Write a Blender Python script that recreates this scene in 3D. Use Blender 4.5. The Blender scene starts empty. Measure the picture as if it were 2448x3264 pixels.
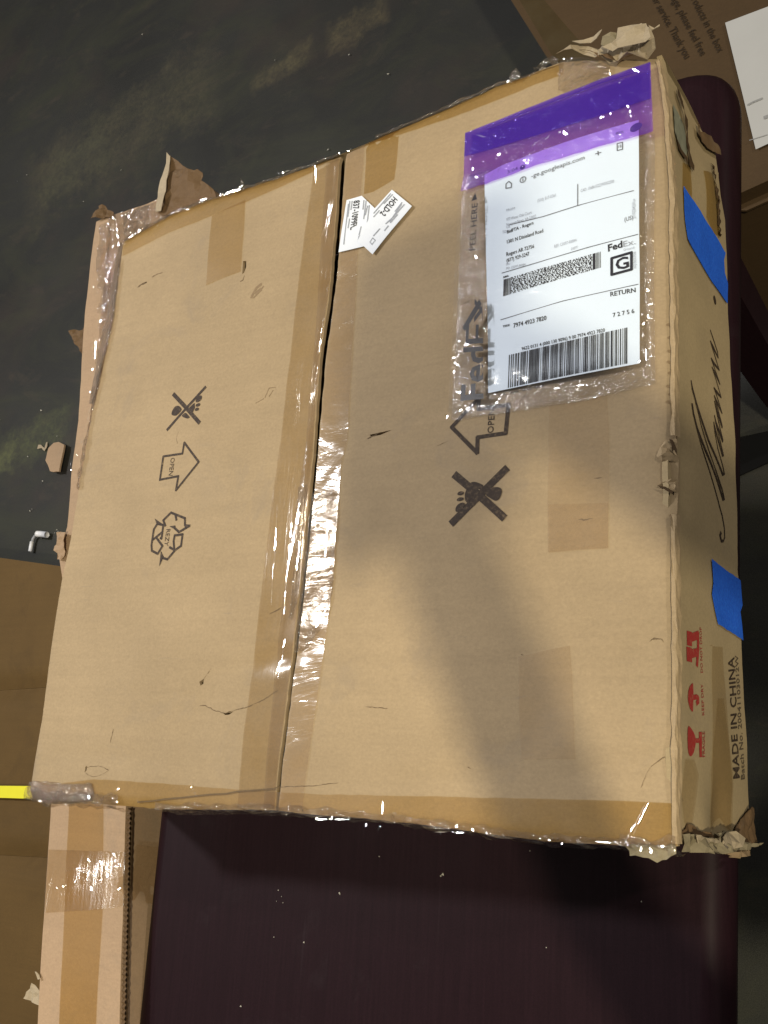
import bpy, bmesh, math, random
from mathutils import Vector, Matrix, noise
from mathutils.geometry import delaunay_2d_cdt
random.seed(7)
scene = bpy.context.scene
COL = scene.collection
ZT = 0.89                      # height of the carton's top face above the floor (metres)
def W(a, b, c): return Vector((a, -b, ZT - c))      # carton frame: a across, b along, c down

# ------------------------------------------------------------------ camera
cd = bpy.data.cameras.new('camera'); cam = bpy.data.objects.new('camera', cd); COL.objects.link(cam)
cd.sensor_fit = 'VERTICAL'; cd.sensor_height = 24.0; cd.lens = 23.6000
cd.clip_start = 0.01; cd.clip_end = 100
cam.matrix_world = Matrix(((0.84471,0.09056,0.52751,0.81905),(0.06045,0.96314,-0.26213,-0.57257),(-0.5318,0.25331,0.8081,1.55777),(0,0,0,1)))
scene.camera = cam
# ------------------------------------------------------------------ world: dim hall
w = bpy.data.worlds.new('World'); scene.world = w; w.use_nodes = True
w.node_tree.nodes['Background'].inputs[0].default_value = (1.0, 0.97, 0.92, 1)
w.node_tree.nodes['Background'].inputs[1].default_value = 0.115
# ------------------------------------------------------------------ two ceiling lamps, then added glint and fill lamps
def lamp(name, d, h, size, power, col):
    ld = bpy.data.lights.new(name, 'AREA'); ld.shape = 'DISK'; ld.size = size; ld.energy = power; ld.color = col
    o = bpy.data.objects.new(name, ld); COL.objects.link(o)
    t = Vector((0.33, -0.32, ZT)); v = Vector((d[0], -d[1], 1.0))
    o.location = t + v * h
    o.rotation_euler = v.to_track_quat('Z', 'Y').to_euler()
lamp('ceiling_or_fill_lamp', (-0.90, -0.30), 2.7, 0.30, 86, (1.0, 0.985, 0.99))
lamp('ceiling_or_fill_lamp', (0.58, 0.45), 2.7, 0.115, 80, (1.0, 0.90, 0.66))
for (a, b) in ((-3.134, -1.888), (-2.739, 1.069), (-1.254, 0.723), (-1.041, -1.010), (-2.308, -2.301)):   # unseen weak lamps, added for glints on the film and some ambient
    lamp('ceiling_or_fill_lamp', ((a - 0.33) / 2.7, (b - 0.32) / 2.7), 2.7, 0.085, 5.0, (1.0, 0.97, 0.92))
lamp('ceiling_or_fill_lamp', (1.6, -0.55), 2.7, 0.20, 62, (1.0, 0.93, 0.82))  # unseen side lamp, added as fill for the carton's right wall
scene.view_settings.view_transform = 'Standard'; scene.view_settings.look = 'None'
scene.view_settings.exposure = 0.0; scene.view_settings.gamma = 1.0
try: scene.cycles.transparent_max_bounces = 24
except Exception: pass

# ------------------------------------------------------------------ materials
def new_mat(name):
    m = bpy.data.materials.new(name); m.use_nodes = True
    nt = m.node_tree; nt.nodes.clear()
    out = nt.nodes.new('ShaderNodeOutputMaterial')
    return m, nt, out
def nd(nt, t, **kw):
    n = nt.nodes.new(t)
    for k, v in kw.items():
        if k.startswith('i_'): n.inputs[k[2:].replace('_', ' ')].default_value = v
        else: setattr(n, k, v)
    return n
def geo(nt, scale=(1, 1, 1), rot=0.0):
    g = nt.nodes.new('ShaderNodeNewGeometry'); m = nt.nodes.new('ShaderNodeMapping')
    m.inputs['Scale'].default_value = scale; m.inputs['Rotation'].default_value = (0, 0, rot)
    nt.links.new(g.outputs['Position'], m.inputs['Vector'])
    return m.outputs['Vector']
def tex(nt, vec, scale, detail=3, rough=0.55, dist=0.0):
    n = nd(nt, 'ShaderNodeTexNoise'); n.inputs['Scale'].default_value = scale; n.inputs['Detail'].default_value = detail
    n.inputs['Roughness'].default_value = rough; n.inputs['Distortion'].default_value = dist
    nt.links.new(vec, n.inputs['Vector']); return n.outputs['Fac']
def ramp(nt, fac, p):
    r = nd(nt, 'ShaderNodeValToRGB'); e = r.color_ramp.elements
    while len(e) < len(p): e.new(0.5)
    for i, (x, c) in enumerate(p):
        e[i].position = x; e[i].color = (c, c, c, 1) if not isinstance(c, tuple) else (*c, 1)
    nt.links.new(fac, r.inputs['Fac']); return r.outputs['Color']
def mixc(nt, fac, a, b, mode='MIX'):
    m = nd(nt, 'ShaderNodeMix', data_type='RGBA', blend_type=mode)
    for s, v in ((0, fac), (6, a), (7, b)):
        if hasattr(v, 'links') or hasattr(v, 'is_linked'): nt.links.new(v, m.inputs[s])
        elif isinstance(v, (int, float)): m.inputs[s].default_value = v
        else: m.inputs[s].default_value = (*v, 1) if len(v) == 3 else v
    return m.outputs[2]
def math_(nt, op, a, b=0.5):
    m = nd(nt, 'ShaderNodeMath', operation=op)
    for i, v in enumerate((a, b)):
        if isinstance(v, (int, float)): m.inputs[i].default_value = v
        else: nt.links.new(v, m.inputs[i])
    return m.outputs[0]
def bump(nt, h, strength, dist):
    b = nd(nt, 'ShaderNodeBump'); b.inputs['Strength'].default_value = strength; b.inputs['Distance'].default_value = dist
    nt.links.new(h, b.inputs['Height']); return b.outputs['Normal']
def bsdf(nt, out, color, rough=0.7, spec=0.3, normal=None):
    p = nd(nt, 'ShaderNodeBsdfPrincipled')
    if hasattr(color, 'is_linked'): nt.links.new(color, p.inputs['Base Color'])
    else: p.inputs['Base Color'].default_value = (*color, 1)
    if hasattr(rough, 'is_linked'): nt.links.new(rough, p.inputs['Roughness'])
    else: p.inputs['Roughness'].default_value = rough
    p.inputs['Specular IOR Level'].default_value = spec
    if normal is not None: nt.links.new(normal, p.inputs['Normal'])
    if out is not None: nt.links.new(p.outputs[0], out.inputs['Surface'])
    return p

def card_mat(name, base, smudge=0.5, flute=1.0, wall=False, grain=0.11, dirt=(0.25, 0.2, 0.15)):
    m, nt, out = new_mat(name)
    v = geo(nt)
    cloud = tex(nt, v, 5.0, 4, 0.6)
    fine = tex(nt, v, 420, 3, 0.7)
    fib = tex(nt, geo(nt, (180, 420, 420)), 1.0, 3, 0.7)
    fl = tex(nt, geo(nt, (3.5, 150, 150) if not wall else (150, 3.5, 3.5)), 1.0, 2, 0.5)
    dark = tuple(x * 0.86 for x in base); lite = tuple(min(1, x * 1.08) for x in base)
    c = mixc(nt, ramp(nt, cloud, [(0.3, 0.0), (0.7, 1.0)]), dark, lite)
    c = mixc(nt, grain * 1.6, c, mixc(nt, fine, (0, 0, 0), (1, 1, 1)), 'OVERLAY')
    c = mixc(nt, grain, c, mixc(nt, fib, (0, 0, 0), (1, 1, 1)), 'OVERLAY')
    c = mixc(nt, 0.025 * flute, c, mixc(nt, ramp(nt, fl, [(0.3, 0.0), (0.7, 1.0)]), (0, 0, 0), (1, 1, 1)), 'OVERLAY')
    sm = math_(nt, 'MULTIPLY', ramp(nt, tex(nt, v, 11, 6, 0.7, 0.6), [(0.56, 0.0), (0.78, 1.0)]), smudge)
    c = mixc(nt, sm, c, dirt)
    sc = math_(nt, 'MULTIPLY', ramp(nt, tex(nt, geo(nt, (22, 160, 90), 0.15), 1.0, 4, 0.75, 1.0), [(0.66, 0.0), (0.76, 1.0)]), smudge * 0.9)
    c = mixc(nt, sc, c, dirt)
    h = math_(nt, 'ADD', math_(nt, 'MULTIPLY', fl, 0.18 * flute), math_(nt, 'MULTIPLY', fine, 0.35))
    bsdf(nt, out, c, 0.72, 0.22, bump(nt, h, 0.22, 0.0012))
    return m
KRAFT = (0.370, 0.273, 0.161)
M_card = card_mat('kraft_cardboard', KRAFT)
M_wall = card_mat('kraft_cardboard_side', (0.385, 0.295, 0.168), smudge=0.4, wall=True)
M_pink = card_mat('pinkish_kraft_cardboard', (0.40, 0.275, 0.172))
M_inner = card_mat('torn_brown_paper', (0.14, 0.085, 0.042), smudge=0.5)
M_pale = card_mat('torn_pale_paper', (0.37, 0.30, 0.205), smudge=0.3)
M_fold = card_mat('grey_fold_paper', (0.24, 0.20, 0.125), smudge=0.4)
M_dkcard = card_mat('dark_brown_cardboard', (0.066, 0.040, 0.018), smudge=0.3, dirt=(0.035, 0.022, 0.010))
M_dkcard2 = card_mat('brown_cardboard', (0.125, 0.073, 0.023), smudge=0.35, dirt=(0.06, 0.036, 0.015))
M_cut = card_mat('worn_cut_mark', (0.15, 0.10, 0.055), smudge=0.2)
M_slit = card_mat('torn_edge_fibre', (0.075, 0.045, 0.022), smudge=0.2)

def plain(name, col, rough=0.6, spec=0.3, var=0.15, scale=60, metallic=0.0, bstr=0.0):
    m, nt, out = new_mat(name)
    f = tex(nt, geo(nt), scale, 4, 0.65)
    c = mixc(nt, f, tuple(x * (1 - var) for x in col), tuple(min(1, x * (1 + var)) for x in col))
    p = bsdf(nt, out, c, rough, spec, bump(nt, f, bstr, 0.001) if bstr else None)
    p.inputs['Metallic'].default_value = metallic
    return m
def ink_mat(name, col, under, amt):
    m, nt, out = new_mat(name)
    n1 = ramp(nt, tex(nt, geo(nt), 330, 4, 0.7), [(0.50, 0.0), (0.72, 1.0)]); n2 = ramp(nt, tex(nt, geo(nt), 45, 4, 0.7), [(0.4, 0.2), (0.7, 1.0)])
    bsdf(nt, out, mixc(nt, math_(nt, 'MULTIPLY', math_(nt, 'MULTIPLY', n1, n2), amt), col, under), 0.65, 0.2); return m
M_ink = ink_mat('dark_brown_print', (0.040, 0.027, 0.020), (0.27, 0.19, 0.11), 0.75)
M_inkfaint = plain('faint_print', (0.25, 0.175, 0.10), 0.7, 0.2, 0.3, 300)
M_red = ink_mat('red_print', (0.33, 0.034, 0.03), (0.36, 0.22, 0.12), 0.85)
M_black = plain('black_print', (0.012, 0.012, 0.020), 0.5, 0.3, 0.1)
M_grey = plain('grey_print', (0.30, 0.32, 0.37), 0.6, 0.3, 0.1)
M_mid = plain('thin_black_print', (0.10, 0.105, 0.13), 0.6, 0.3, 0.1)
M_film_ink = plain('printed_film_ink', (0.022, 0.020, 0.026), 0.35, 0.45, 0.2)
M_white = plain('white_label_paper', (0.735, 0.83, 0.94), 0.55, 0.35, 0.015, 40)
M_sticker = plain('white_sticker_paper', (0.76, 0.80, 0.87), 0.5, 0.35, 0.02, 60)
M_sheet = plain('white_sheet_paper', (0.40, 0.40, 0.395), 0.7, 0.25, 0.06, 14)
M_yellow = plain('yellow_plastic', (0.86, 0.80, 0.035), 0.45, 0.4, 0.05)
M_brk = plain('white_enamel', (0.85, 0.85, 0.87), 0.3, 0.5, 0.05)
M_speck = plain('pale_debris', (0.55, 0.52, 0.45), 0.5, 0.4, 0.3)
M_strip = plain('black_shadow_band', (0.006, 0.006, 0.007), 0.8, 0.15, 0.2)

def blue_mat():
    m, nt, out = new_mat('blue_crepe_tape')
    cr = tex(nt, geo(nt, (60, 420, 420), 0.4), 1.0, 3, 0.6)
    cl = tex(nt, geo(nt), 35, 4, 0.6)
    c = mixc(nt, cl, (0.014, 0.10, 0.56), (0.025, 0.15, 0.80))
    c = mixc(nt, 0.45, c, mixc(nt, cr, (0, 0, 0), (1, 1, 1)), 'OVERLAY')
    bsdf(nt, out, c, 0.55, 0.3, bump(nt, cr, 0.5, 0.001)); return m
M_blue = blue_mat()

def film_mat(name, tint, gloss=1.0, rough=0.12, haze=0.06, hazecol=(0.8, 0.78, 0.76), bscale=(90, 60, 90), bstr=0.6, bdist=0.0012, pigment=None, pw=0.0, streak=False):
    m, nt, out = new_mat(name)
    v = geo(nt, bscale)
    n1 = tex(nt, v, 1.0, 4, 0.6, 0.8)
    n2 = tex(nt, geo(nt, tuple(s * 4 for s in bscale)), 1.0, 2, 0.5)
    h = math_(nt, 'ADD', n1, math_(nt, 'MULTIPLY', n2, 0.25))
    nm = bump(nt, h, bstr, bdist)
    tr = nd(nt, 'ShaderNodeBsdfTransparent'); tr.inputs[0].default_value = (*tint, 1)
    df = nd(nt, 'ShaderNodeBsdfDiffuse'); df.inputs[0].default_value = (*(pigment or hazecol), 1)
    mx = nd(nt, 'ShaderNodeMixShader')
    hz = math_(nt, 'MULTIPLY', ramp(nt, tex(nt, geo(nt), 28, 4, 0.6), [(0.35, 0.35), (0.7, 1.0)]), haze) if not pigment else None
    if hz is not None: nt.links.new(hz, mx.inputs[0])
    else: mx.inputs[0].default_value = pw
    nt.links.new(tr.outputs[0], mx.inputs[1]); nt.links.new(df.outputs[0], mx.inputs[2])
    gl = nd(nt, 'ShaderNodeBsdfGlossy'); gl.inputs['Roughness'].default_value = rough
    nt.links.new(nm, gl.inputs['Normal'])
    lw = nd(nt, 'ShaderNodeLayerWeight'); nt.links.new(nm, lw.inputs['Normal'])
    f5 = math_(nt, 'POWER', lw.outputs['Facing'], 4.0)
    fk = math_(nt, 'MULTIPLY', math_(nt, 'ADD', math_(nt, 'MULTIPLY', f5, 0.42), 0.055), gloss)
    m2 = nd(nt, 'ShaderNodeMixShader'); nt.links.new(fk, m2.inputs[0])
    nt.links.new(mx.outputs[0], m2.inputs[1]); nt.links.new(gl.outputs[0], m2.inputs[2])
    nt.links.new(m2.outputs[0], out.inputs['Surface'])
    return m
M_tape = film_mat('clear_packing_tape', (0.90, 0.845, 0.72), 1.0, 0.10, 0.04, bscale=(70, 9, 40), bstr=0.30, bdist=0.0010)
M_tape_old = film_mat('yellowed_packing_tape', (0.86, 0.775, 0.565), 0.55, 0.34, 0.02, hazecol=(0.5, 0.4, 0.25), bscale=(20, 30, 20), bstr=0.2, bdist=0.001)
M_faint = film_mat('faint_packing_tape', (0.945, 0.91, 0.84), 0.6, 0.30, 0.03, hazecol=(0.5, 0.4, 0.25), bscale=(12, 60, 20), bstr=0.25, bdist=0.001)
M_wrinkle = film_mat('wrinkled_packing_tape', (0.92, 0.875, 0.81), 2.2, 0.07, 0.08, hazecol=(0.6, 0.54, 0.46), bscale=(110, 150, 110), bstr=1.0, bdist=0.0055)
M_seam = film_mat('seam_packing_tape', (0.93, 0.88, 0.80), 0.8, 0.13, 0.06, bscale=(16, 42, 20), bstr=0.35, bdist=0.0016)
M_taut = film_mat('taut_packing_tape', (0.92, 0.87, 0.78), 1.5, 0.07, 0.05, bscale=(22, 5, 20), bstr=0.10, bdist=0.001)
M_greyfilm = film_mat('grey_crumpled_tape', (0.88, 0.83, 0.76), 0.9, 0.12, 0.22, hazecol=(0.36, 0.30, 0.235), bscale=(120, 150, 120), bstr=0.9, bdist=0.002)
M_bridge = film_mat('wrinkled_bridge_film', (0.92, 0.87, 0.80), 1.8, 0.10, 0.75, hazecol=(0.37, 0.285, 0.215), bscale=(110, 140, 110), bstr=0.9, bdist=0.004)
M_pouch = film_mat('clear_pouch_film', (0.955, 0.945, 0.93), 1.7, 0.09, 0.09, hazecol=(0.55, 0.54, 0.55), bscale=(60, 85, 60), bstr=1.0, bdist=0.0045)
M_front = film_mat('tight_pouch_film', (0.985, 0.985, 0.99), 0.5, 0.10, 0.03, hazecol=(0.8, 0.8, 0.82), bscale=(24, 50, 24), bstr=0.18, bdist=0.001)
M_purple = film_mat('purple_pouch_flap', (0.84, 0.58, 0.99), 1.5, 0.10, bscale=(90, 60, 90), bstr=0.9, bdist=0.0045, pigment=(0.12, 0.04, 0.60), pw=0.30)
M_purple2 = film_mat('purple_pouch_fold', (0.68, 0.66, 0.97), 1.3, 0.08, bscale=(40, 25, 40), bstr=0.6, bdist=0.003, pigment=(0.06, 0.015, 0.50), pw=0.30)

def table_mat():
    m, nt, out = new_mat('dark_aubergine_laminate')
    g = tex(nt, geo(nt, (420, 14, 40)), 1.0, 3, 0.6)
    cl = tex(nt, geo(nt), 6, 4, 0.6)
    dust = ramp(nt, tex(nt, geo(nt), 9, 6, 0.7, 0.5), [(0.6, 0.0), (0.85, 1.0)])
    c = mixc(nt, g, (0.0095, 0.0036, 0.0052), (0.0195, 0.0078, 0.0108))
    c = mixc(nt, math_(nt, 'MULTIPLY', dust, 0.10), c, (0.10, 0.095, 0.10))
    sc = ramp(nt, tex(nt, geo(nt, (160, 5, 5), 0.2), 1.0, 2, 0.5), [(0.70, 0.0), (0.74, 1.0)])
    c = mixc(nt, math_(nt, 'MULTIPLY', sc, 0.015), c, (0.2, 0.18, 0.2))
    r = ramp(nt, cl, [(0.3, 0.40), (0.7, 0.52)])
    gr = tex(nt, geo(nt), 900, 2, 0.6)
    c = mixc(nt, 0.35, c, mixc(nt, gr, (0, 0, 0), (1, 1, 1)), 'OVERLAY')
    bsdf(nt, out, c, r, 0.09, bump(nt, g, 0.04, 0.0005)); return m
M_table = table_mat()

def floor_mat():
    m, nt, out = new_mat('stained_dark_floor')
    v = geo(nt)
    c = mixc(nt, ramp(nt, tex(nt, v, 1.6, 5, 0.6), [(0.3, 0.0), (0.7, 1.0)]), (0.020, 0.020, 0.0185), (0.035, 0.035, 0.032))
    c = mixc(nt, 0.35, c, mixc(nt, tex(nt, v, 260, 3, 0.7), (0, 0, 0), (1, 1, 1)), 'OVERLAY')
    big = ramp(nt, tex(nt, v, 2.3, 4, 0.6, 0.4), [(0.50, 0.0), (0.64, 1.0)])
    c = mixc(nt, math_(nt, 'MULTIPLY', big, 0.25), c, (0.070, 0.046, 0.036))
    mot = ramp(nt, tex(nt, geo(nt, (3.2, 6.5, 5), 0.62), 1.0, 6, 0.72, 0.8), [(0.46, 0.0), (0.68, 1.0)])
    c = mixc(nt, math_(nt, 'MULTIPLY', mot, 0.5), c, (0.046, 0.048, 0.028))
    mot2 = ramp(nt, tex(nt, geo(nt, (7, 15, 9), 0.62), 1.0, 6, 0.75, 0.5), [(0.55, 0.0), (0.72, 1.0)])
    c = mixc(nt, math_(nt, 'MULTIPLY', mot2, 0.45), c, (0.068, 0.054, 0.040))
    gr = ramp(nt, tex(nt, v, 700, 2, 0.6), [(0.35, 0.0), (0.68, 1.0)])
    c = mixc(nt, 0.30, c, mixc(nt, gr, (0, 0, 0), (1, 1, 1)), 'OVERLAY')
    sep = nd(nt, 'ShaderNodeSeparateXYZ'); nt.links.new(v, sep.inputs[0])
    def seg(p, q, width, col, amt):
        nonlocal c
        # worn paint streak along p-q on the floor plane
        px, py = p[0], -p[1]; qx, qy = q[0], -q[1]
        L = math.hypot(qx - px, qy - py); dx, dy = (qx - px) / L, (qy - py) / L
        ax = math_(nt, 'SUBTRACT', sep.outputs[0], px); ay = math_(nt, 'SUBTRACT', sep.outputs[1], py)
        al = math_(nt, 'ADD', math_(nt, 'MULTIPLY', ax, dx), math_(nt, 'MULTIPLY', ay, dy))
        ac = math_(nt, 'ABSOLUTE', math_(nt, 'SUBTRACT', math_(nt, 'MULTIPLY', ay, dx), math_(nt, 'MULTIPLY', ax, dy)))
        wob = math_(nt, 'MULTIPLY', math_(nt, 'SUBTRACT', tex(nt, v, 9, 5, 0.7), 0.5), 2.6 * width)
        d1 = math_(nt, 'SUBTRACT', 1.0, math_(nt, 'DIVIDE', math_(nt, 'ADD', ac, wob), width))
        d2 = math_(nt, 'DIVIDE', math_(nt, 'SUBTRACT', L * 0.5, math_(nt, 'ABSOLUTE', math_(nt, 'SUBTRACT', al, L * 0.5))), width)
        k = math_(nt, 'MINIMUM', d1, d2)
        k = ramp(nt, k, [(0.05, 0.0), (0.6, 1.0)])
        k = math_(nt, 'MULTIPLY', math_(nt, 'MULTIPLY', k, ramp(nt, tex(nt, v, 16, 5, 0.75), [(0.3, 0.15), (0.65, 1.0)])), amt)
        k = math_(nt, 'MULTIPLY', k, ramp(nt, tex(nt, v, 70, 4, 0.75, 0.5), [(0.32, 0.25), (0.62, 1.0)]))
        c = mixc(nt, k, c, col)
    s1 = [(-0.6735,-1.0504),(-0.4696,-1.1064)]; s2 = [(-0.4506,-1.0988),(-0.2619,-1.1331)]; s3 = [(-1.4349,-0.2095),(-1.1315,-0.2364)]; s4 = [(-1.5189,-0.9880),(-0.7582,-1.1556)]; s5 = [(-1.6620,-0.1525),(-1.3294,-0.1918)]; s6 = [(-1.4364,-0.9844),(-1.1531,-1.0954)]
    seg(s1[0], s1[1], 0.042, (0.125, 0.105, 0.055), 0.6)
    seg(s2[0], s2[1], 0.055, (0.155, 0.125, 0.065), 0.5)
    seg(s3[0], s3[1], 0.075, (0.085, 0.092, 0.042), 0.8)
    seg(s5[0], s5[1], 0.06, (0.11, 0.115, 0.05), 0.9)
    seg(s4[0], s4[1], 0.16, (0.085, 0.075, 0.045), 0.65)
    seg(s6[0], s6[1], 0.10, (0.075, 0.075, 0.045), 0.55)
    bsdf(nt, out, c, 0.55, 0.3, bump(nt, tex(nt, v, 120, 3, 0.6), 0.12, 0.002)); return m
M_floor = floor_mat()

# ------------------------------------------------------------------ object helpers
def tag(o, label=None, cat=None, group=None, kind=None):
    if label: o['label'] = label
    if cat: o['category'] = cat
    if group: o['group'] = group
    if kind: o['kind'] = kind
    return o
def thing(name, loc, label, cat, group=None):
    o = bpy.data.objects.new(name, None); COL.objects.link(o); o.location = loc; o.empty_display_size = 0.05
    return tag(o, label, cat, group)
def mesh(name, verts, faces, mat, parent=None, smooth=False):
    me = bpy.data.meshes.new(name); me.from_pydata([tuple(v) for v in verts], [], faces); me.update()
    if smooth: me.polygons.foreach_set('use_smooth', [True] * len(me.polygons))
    me.materials.append(mat)
    o = bpy.data.objects.new(name, me); COL.objects.link(o)
    if parent is not None:
        o.parent = parent
        r = parent
        while r.parent is not None: r = r.parent
        if parent is r and parent.type == 'EMPTY': o.location = -Vector(r.location)
    return o
def lerp(p, q, t): return (p[0] + (q[0] - p[0]) * t, p[1] + (q[1] - p[1]) * t)
def inside(p, poly):
    x, y = p; c = False; n = len(poly); j = n - 1
    for i in range(n):
        xi, yi = poly[i]; xj, yj = poly[j]
        if (yi > y) != (yj > y) and x < (xj - xi) * (y - yi) / (yj - yi) + xi: c = not c
        j = i
    return c
def subdiv(poly, res, closed=True, jit=0.0):
    out = []; n = len(poly)
    for i in range(n if closed else n - 1):
        p = poly[i]; q = poly[(i + 1) % n]; L = math.hypot(q[0] - p[0], q[1] - p[1]); k = max(1, int(L / res))
        for s in range(k):
            t = s / k; jx = jy = 0.0
            if jit and s: 
                jx = random.uniform(-jit, jit); jy = random.uniform(-jit, jit)
            out.append((p[0] + (q[0] - p[0]) * t + jx, p[1] + (q[1] - p[1]) * t + jy))
    if not closed: out.append(poly[-1])
    return out
def sheet(name, poly, fn, mat, parent, res=0.01, thick=0.0, holes=(), jit=0.0, smooth=True, round_=None):
    """a flat or curved sheet with its own outline; fn(u, v, lift) -> point"""
    bd = subdiv(poly, res, True, jit)
    pts = [Vector(p) for p in bd]; edges = [(i, (i + 1) % len(bd)) for i in range(len(bd))]
    for hpoly in holes:
        s = len(pts); pts += [Vector(p) for p in hpoly]; k = len(hpoly)
        edges += [(s + i, s + (i + 1) % k) for i in range(k)]
    us = [p[0] for p in bd]; vs = [p[1] for p in bd]
    u = min(us) + res * 0.5; row = 0
    while u < max(us):
        v = min(vs) + res * (0.5 if row % 2 else 0.9)
        while v < max(vs):
            if inside((u, v), bd): pts.append(Vector((u + random.uniform(-.2, .2) * res, v + random.uniform(-.2, .2) * res)))
            v += res
        u += res; row += 1
    ov, oe, of, _, _, _ = delaunay_2d_cdt(pts, edges, [], 0, 1e-6)
    tris = []
    for f in of:
        cx = sum(ov[i][0] for i in f) / len(f); cy = sum(ov[i][1] for i in f) / len(f)
        if not inside((cx, cy), bd): continue
        if any(inside((cx, cy), h) for h in holes): continue
        tris.append(tuple(f))
    used = sorted({i for f in tris for i in f}); mp = {o: i for i, o in enumerate(used)}
    tris = [tuple(mp[i] for i in f) for f in tris]
    P2 = [(ov[i][0], ov[i][1]) for i in used]
    verts = [fn(p[0], p[1], 0.0) for p in P2]
    nrm = (verts[tris[0][1]] - verts[tris[0][0]]).cross(verts[tris[0][2]] - verts[tris[0][0]])
    out_dir = fn(*P2[tris[0][0]], 0.01) - fn(*P2[tris[0][0]], 0.0)
    if nrm.dot(out_dir) < 0: tris = [tuple(reversed(f)) for f in tris]
    faces = list(tris)
    if thick:
        n = len(verts); verts += [fn(p[0], p[1], -thick) for p in P2]
        faces += [tuple(i + n for i in reversed(f)) for f in tris]
        cnt = {}
        for f in tris:
            for i in range(3):
                cnt[(f[i], f[(i + 1) % 3])] = 1
        for (i, j) in list(cnt):
            if (j, i) not in cnt: faces.append((j, i, i + n, j + n))
    o = mesh(name, verts, faces, mat, parent, smooth)
    if smooth and thick:
        try: o.data.set_sharp_from_angle(angle=math.radians(40))
        except Exception: pass
    return o
def stroke(pts, wd, taper=None):
    """ribbon outline along a polyline -> list of quads as 2D polygons"""
    quads = []
    n = len(pts)
    for i in range(n - 1):
        p = Vector(pts[i]); q = Vector(pts[i + 1]); d = (q - p)
        if d.length < 1e-7: continue
        d.normalize(); s = Vector((-d.y, d.x))
        w0 = (taper[i] if taper else wd) / 2; w1 = (taper[i + 1] if taper else wd) / 2
        p2 = p - d * w0 * 0.55; q2 = q + d * w1 * 0.55
        quads.append([tuple(p2 + s * w0), tuple(q2 + s * w1), tuple(q2 - s * w1), tuple(p2 - s * w0)])
    return quads
def ellipse(c, rx, ry, rot, n=18):
    return [(c[0] + rx * math.cos(t) * math.cos(rot) - ry * math.sin(t) * math.sin(rot), c[1] + rx * math.cos(t) * math.sin(rot) + ry * math.sin(t) * math.cos(rot)) for t in [2 * math.pi * i / n for i in range(n)]]
def smoothpoly(poly, it=2):
    for _ in range(it):
        o = []
        for i in range(len(poly)):
            p = poly[i]; q = poly[(i + 1) % len(poly)]
            o += [(p[0] * .75 + q[0] * .25, p[1] * .75 + q[1] * .25), (p[0] * .25 + q[0] * .75, p[1] * .25 + q[1] * .75)]
        poly = o
    return poly
def ragged(pts, wd):
    P = subdiv(pts, 0.0022, False); n = len(P)
    P = [(p[0] + random.uniform(-1, 1) * wd * 0.35, p[1] + random.uniform(-1, 1) * wd * 0.35) if 0 < i < n - 1 else p for i, p in enumerate(P)]
    return stroke(P, wd, [wd * random.uniform(0.12, 0.8) * (0.35 if i in (0, n - 1) else 1.0) for i in range(n)])
def decals(name, polys, fn, lift, mat, parent):
    for pl in polys: decal(name, [pl], fn, lift, mat, parent)
def decal(name, polys, fn, lift, mat, parent):
    """flat print: 2D polygons laid on a surface"""
    V = []; Fc = []
    for k, pl in enumerate(polys):
        s = len(V); V += [fn(p[0], p[1], lift + 0.00002 * (k % 5)) for p in pl]; Fc.append(tuple(range(s, s + len(pl))))
    return mesh(name, V, Fc, mat, parent)
_txt = {}
def text2d(s, bold):
    key = (s, bold)
    if key in _txt: return _txt[key]
    cu = bpy.data.curves.new('lettering', 'FONT'); cu.body = s; cu.size = 1.0; cu.offset = bold; cu.resolution_u = 2
    o = bpy.data.objects.new('lettering', cu); COL.objects.link(o)
    dg = bpy.context.evaluated_depsgraph_get(); me = o.evaluated_get(dg).to_mesh()
    V = [(v.co.x, v.co.y) for v in me.vertices]; Fc = [tuple(p.vertices) for p in me.polygons]
    o.evaluated_get(dg).to_mesh_clear(); bpy.data.objects.remove(o); bpy.data.curves.remove(cu)
    if not V: V = [(0, 0), (1, 0), (1, 1)]; Fc = [(0, 1, 2)]
    x0 = min(v[0] for v in V); x1 = max(v[0] for v in V)
    _txt[key] = ([((x - x0) / (x1 - x0), y / 0.73) for x, y in V], Fc)
    return _txt[key]
def bil(q, x, y):
    """q = top-left, bottom-left, top-right, bottom-right; y=1 is cap height, 0 the baseline"""
    tl, bl, tr, br = q
    top = (tl[0] + (tr[0] - tl[0]) * x, tl[1] + (tr[1] - tl[1]) * x); bot = (bl[0] + (br[0] - bl[0]) * x, bl[1] + (br[1] - bl[1]) * x)
    return (bot[0] + (top[0] - bot[0]) * y, bot[1] + (top[1] - bot[1]) * y)
class Print:
    """collects lettering and marks that lie on one surface into one mesh"""
    def __init__(self, fn, lift): self.fn = fn; self.lift = lift; self.V = []; self.F = []
    def text(self, s, q, bold=0.0):
        V, Fc = text2d(s, bold); b = len(self.V)
        for x, y in V:
            p = bil(q, x, y); self.V.append(self.fn(p[0], p[1], self.lift))
        self.F += [tuple(i + b for i in f) for f in Fc]; return self
    def poly(self, pl, dz=0.0):
        b = len(self.V); self.V += [self.fn(p[0], p[1], self.lift + dz) for p in pl]; self.F.append(tuple(range(b, b + len(pl)))); return self
    def line(self, pts, wd, taper=None):
        for k, q in enumerate(stroke(pts, wd, taper)): self.poly(q, 0.00003 * (k % 3))
        return self
    def build(self, name, mat, parent): return mesh(name, self.V, self.F, mat, parent)

# ------------------------------------------------------------------ the setting: floor
mesh('floor', [(-9, -9, 0), (9, -9, 0), (9, 9, 0), (-9, 9, 0)], [(0, 1, 2, 3)], M_floor)['kind'] = 'structure'

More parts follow.
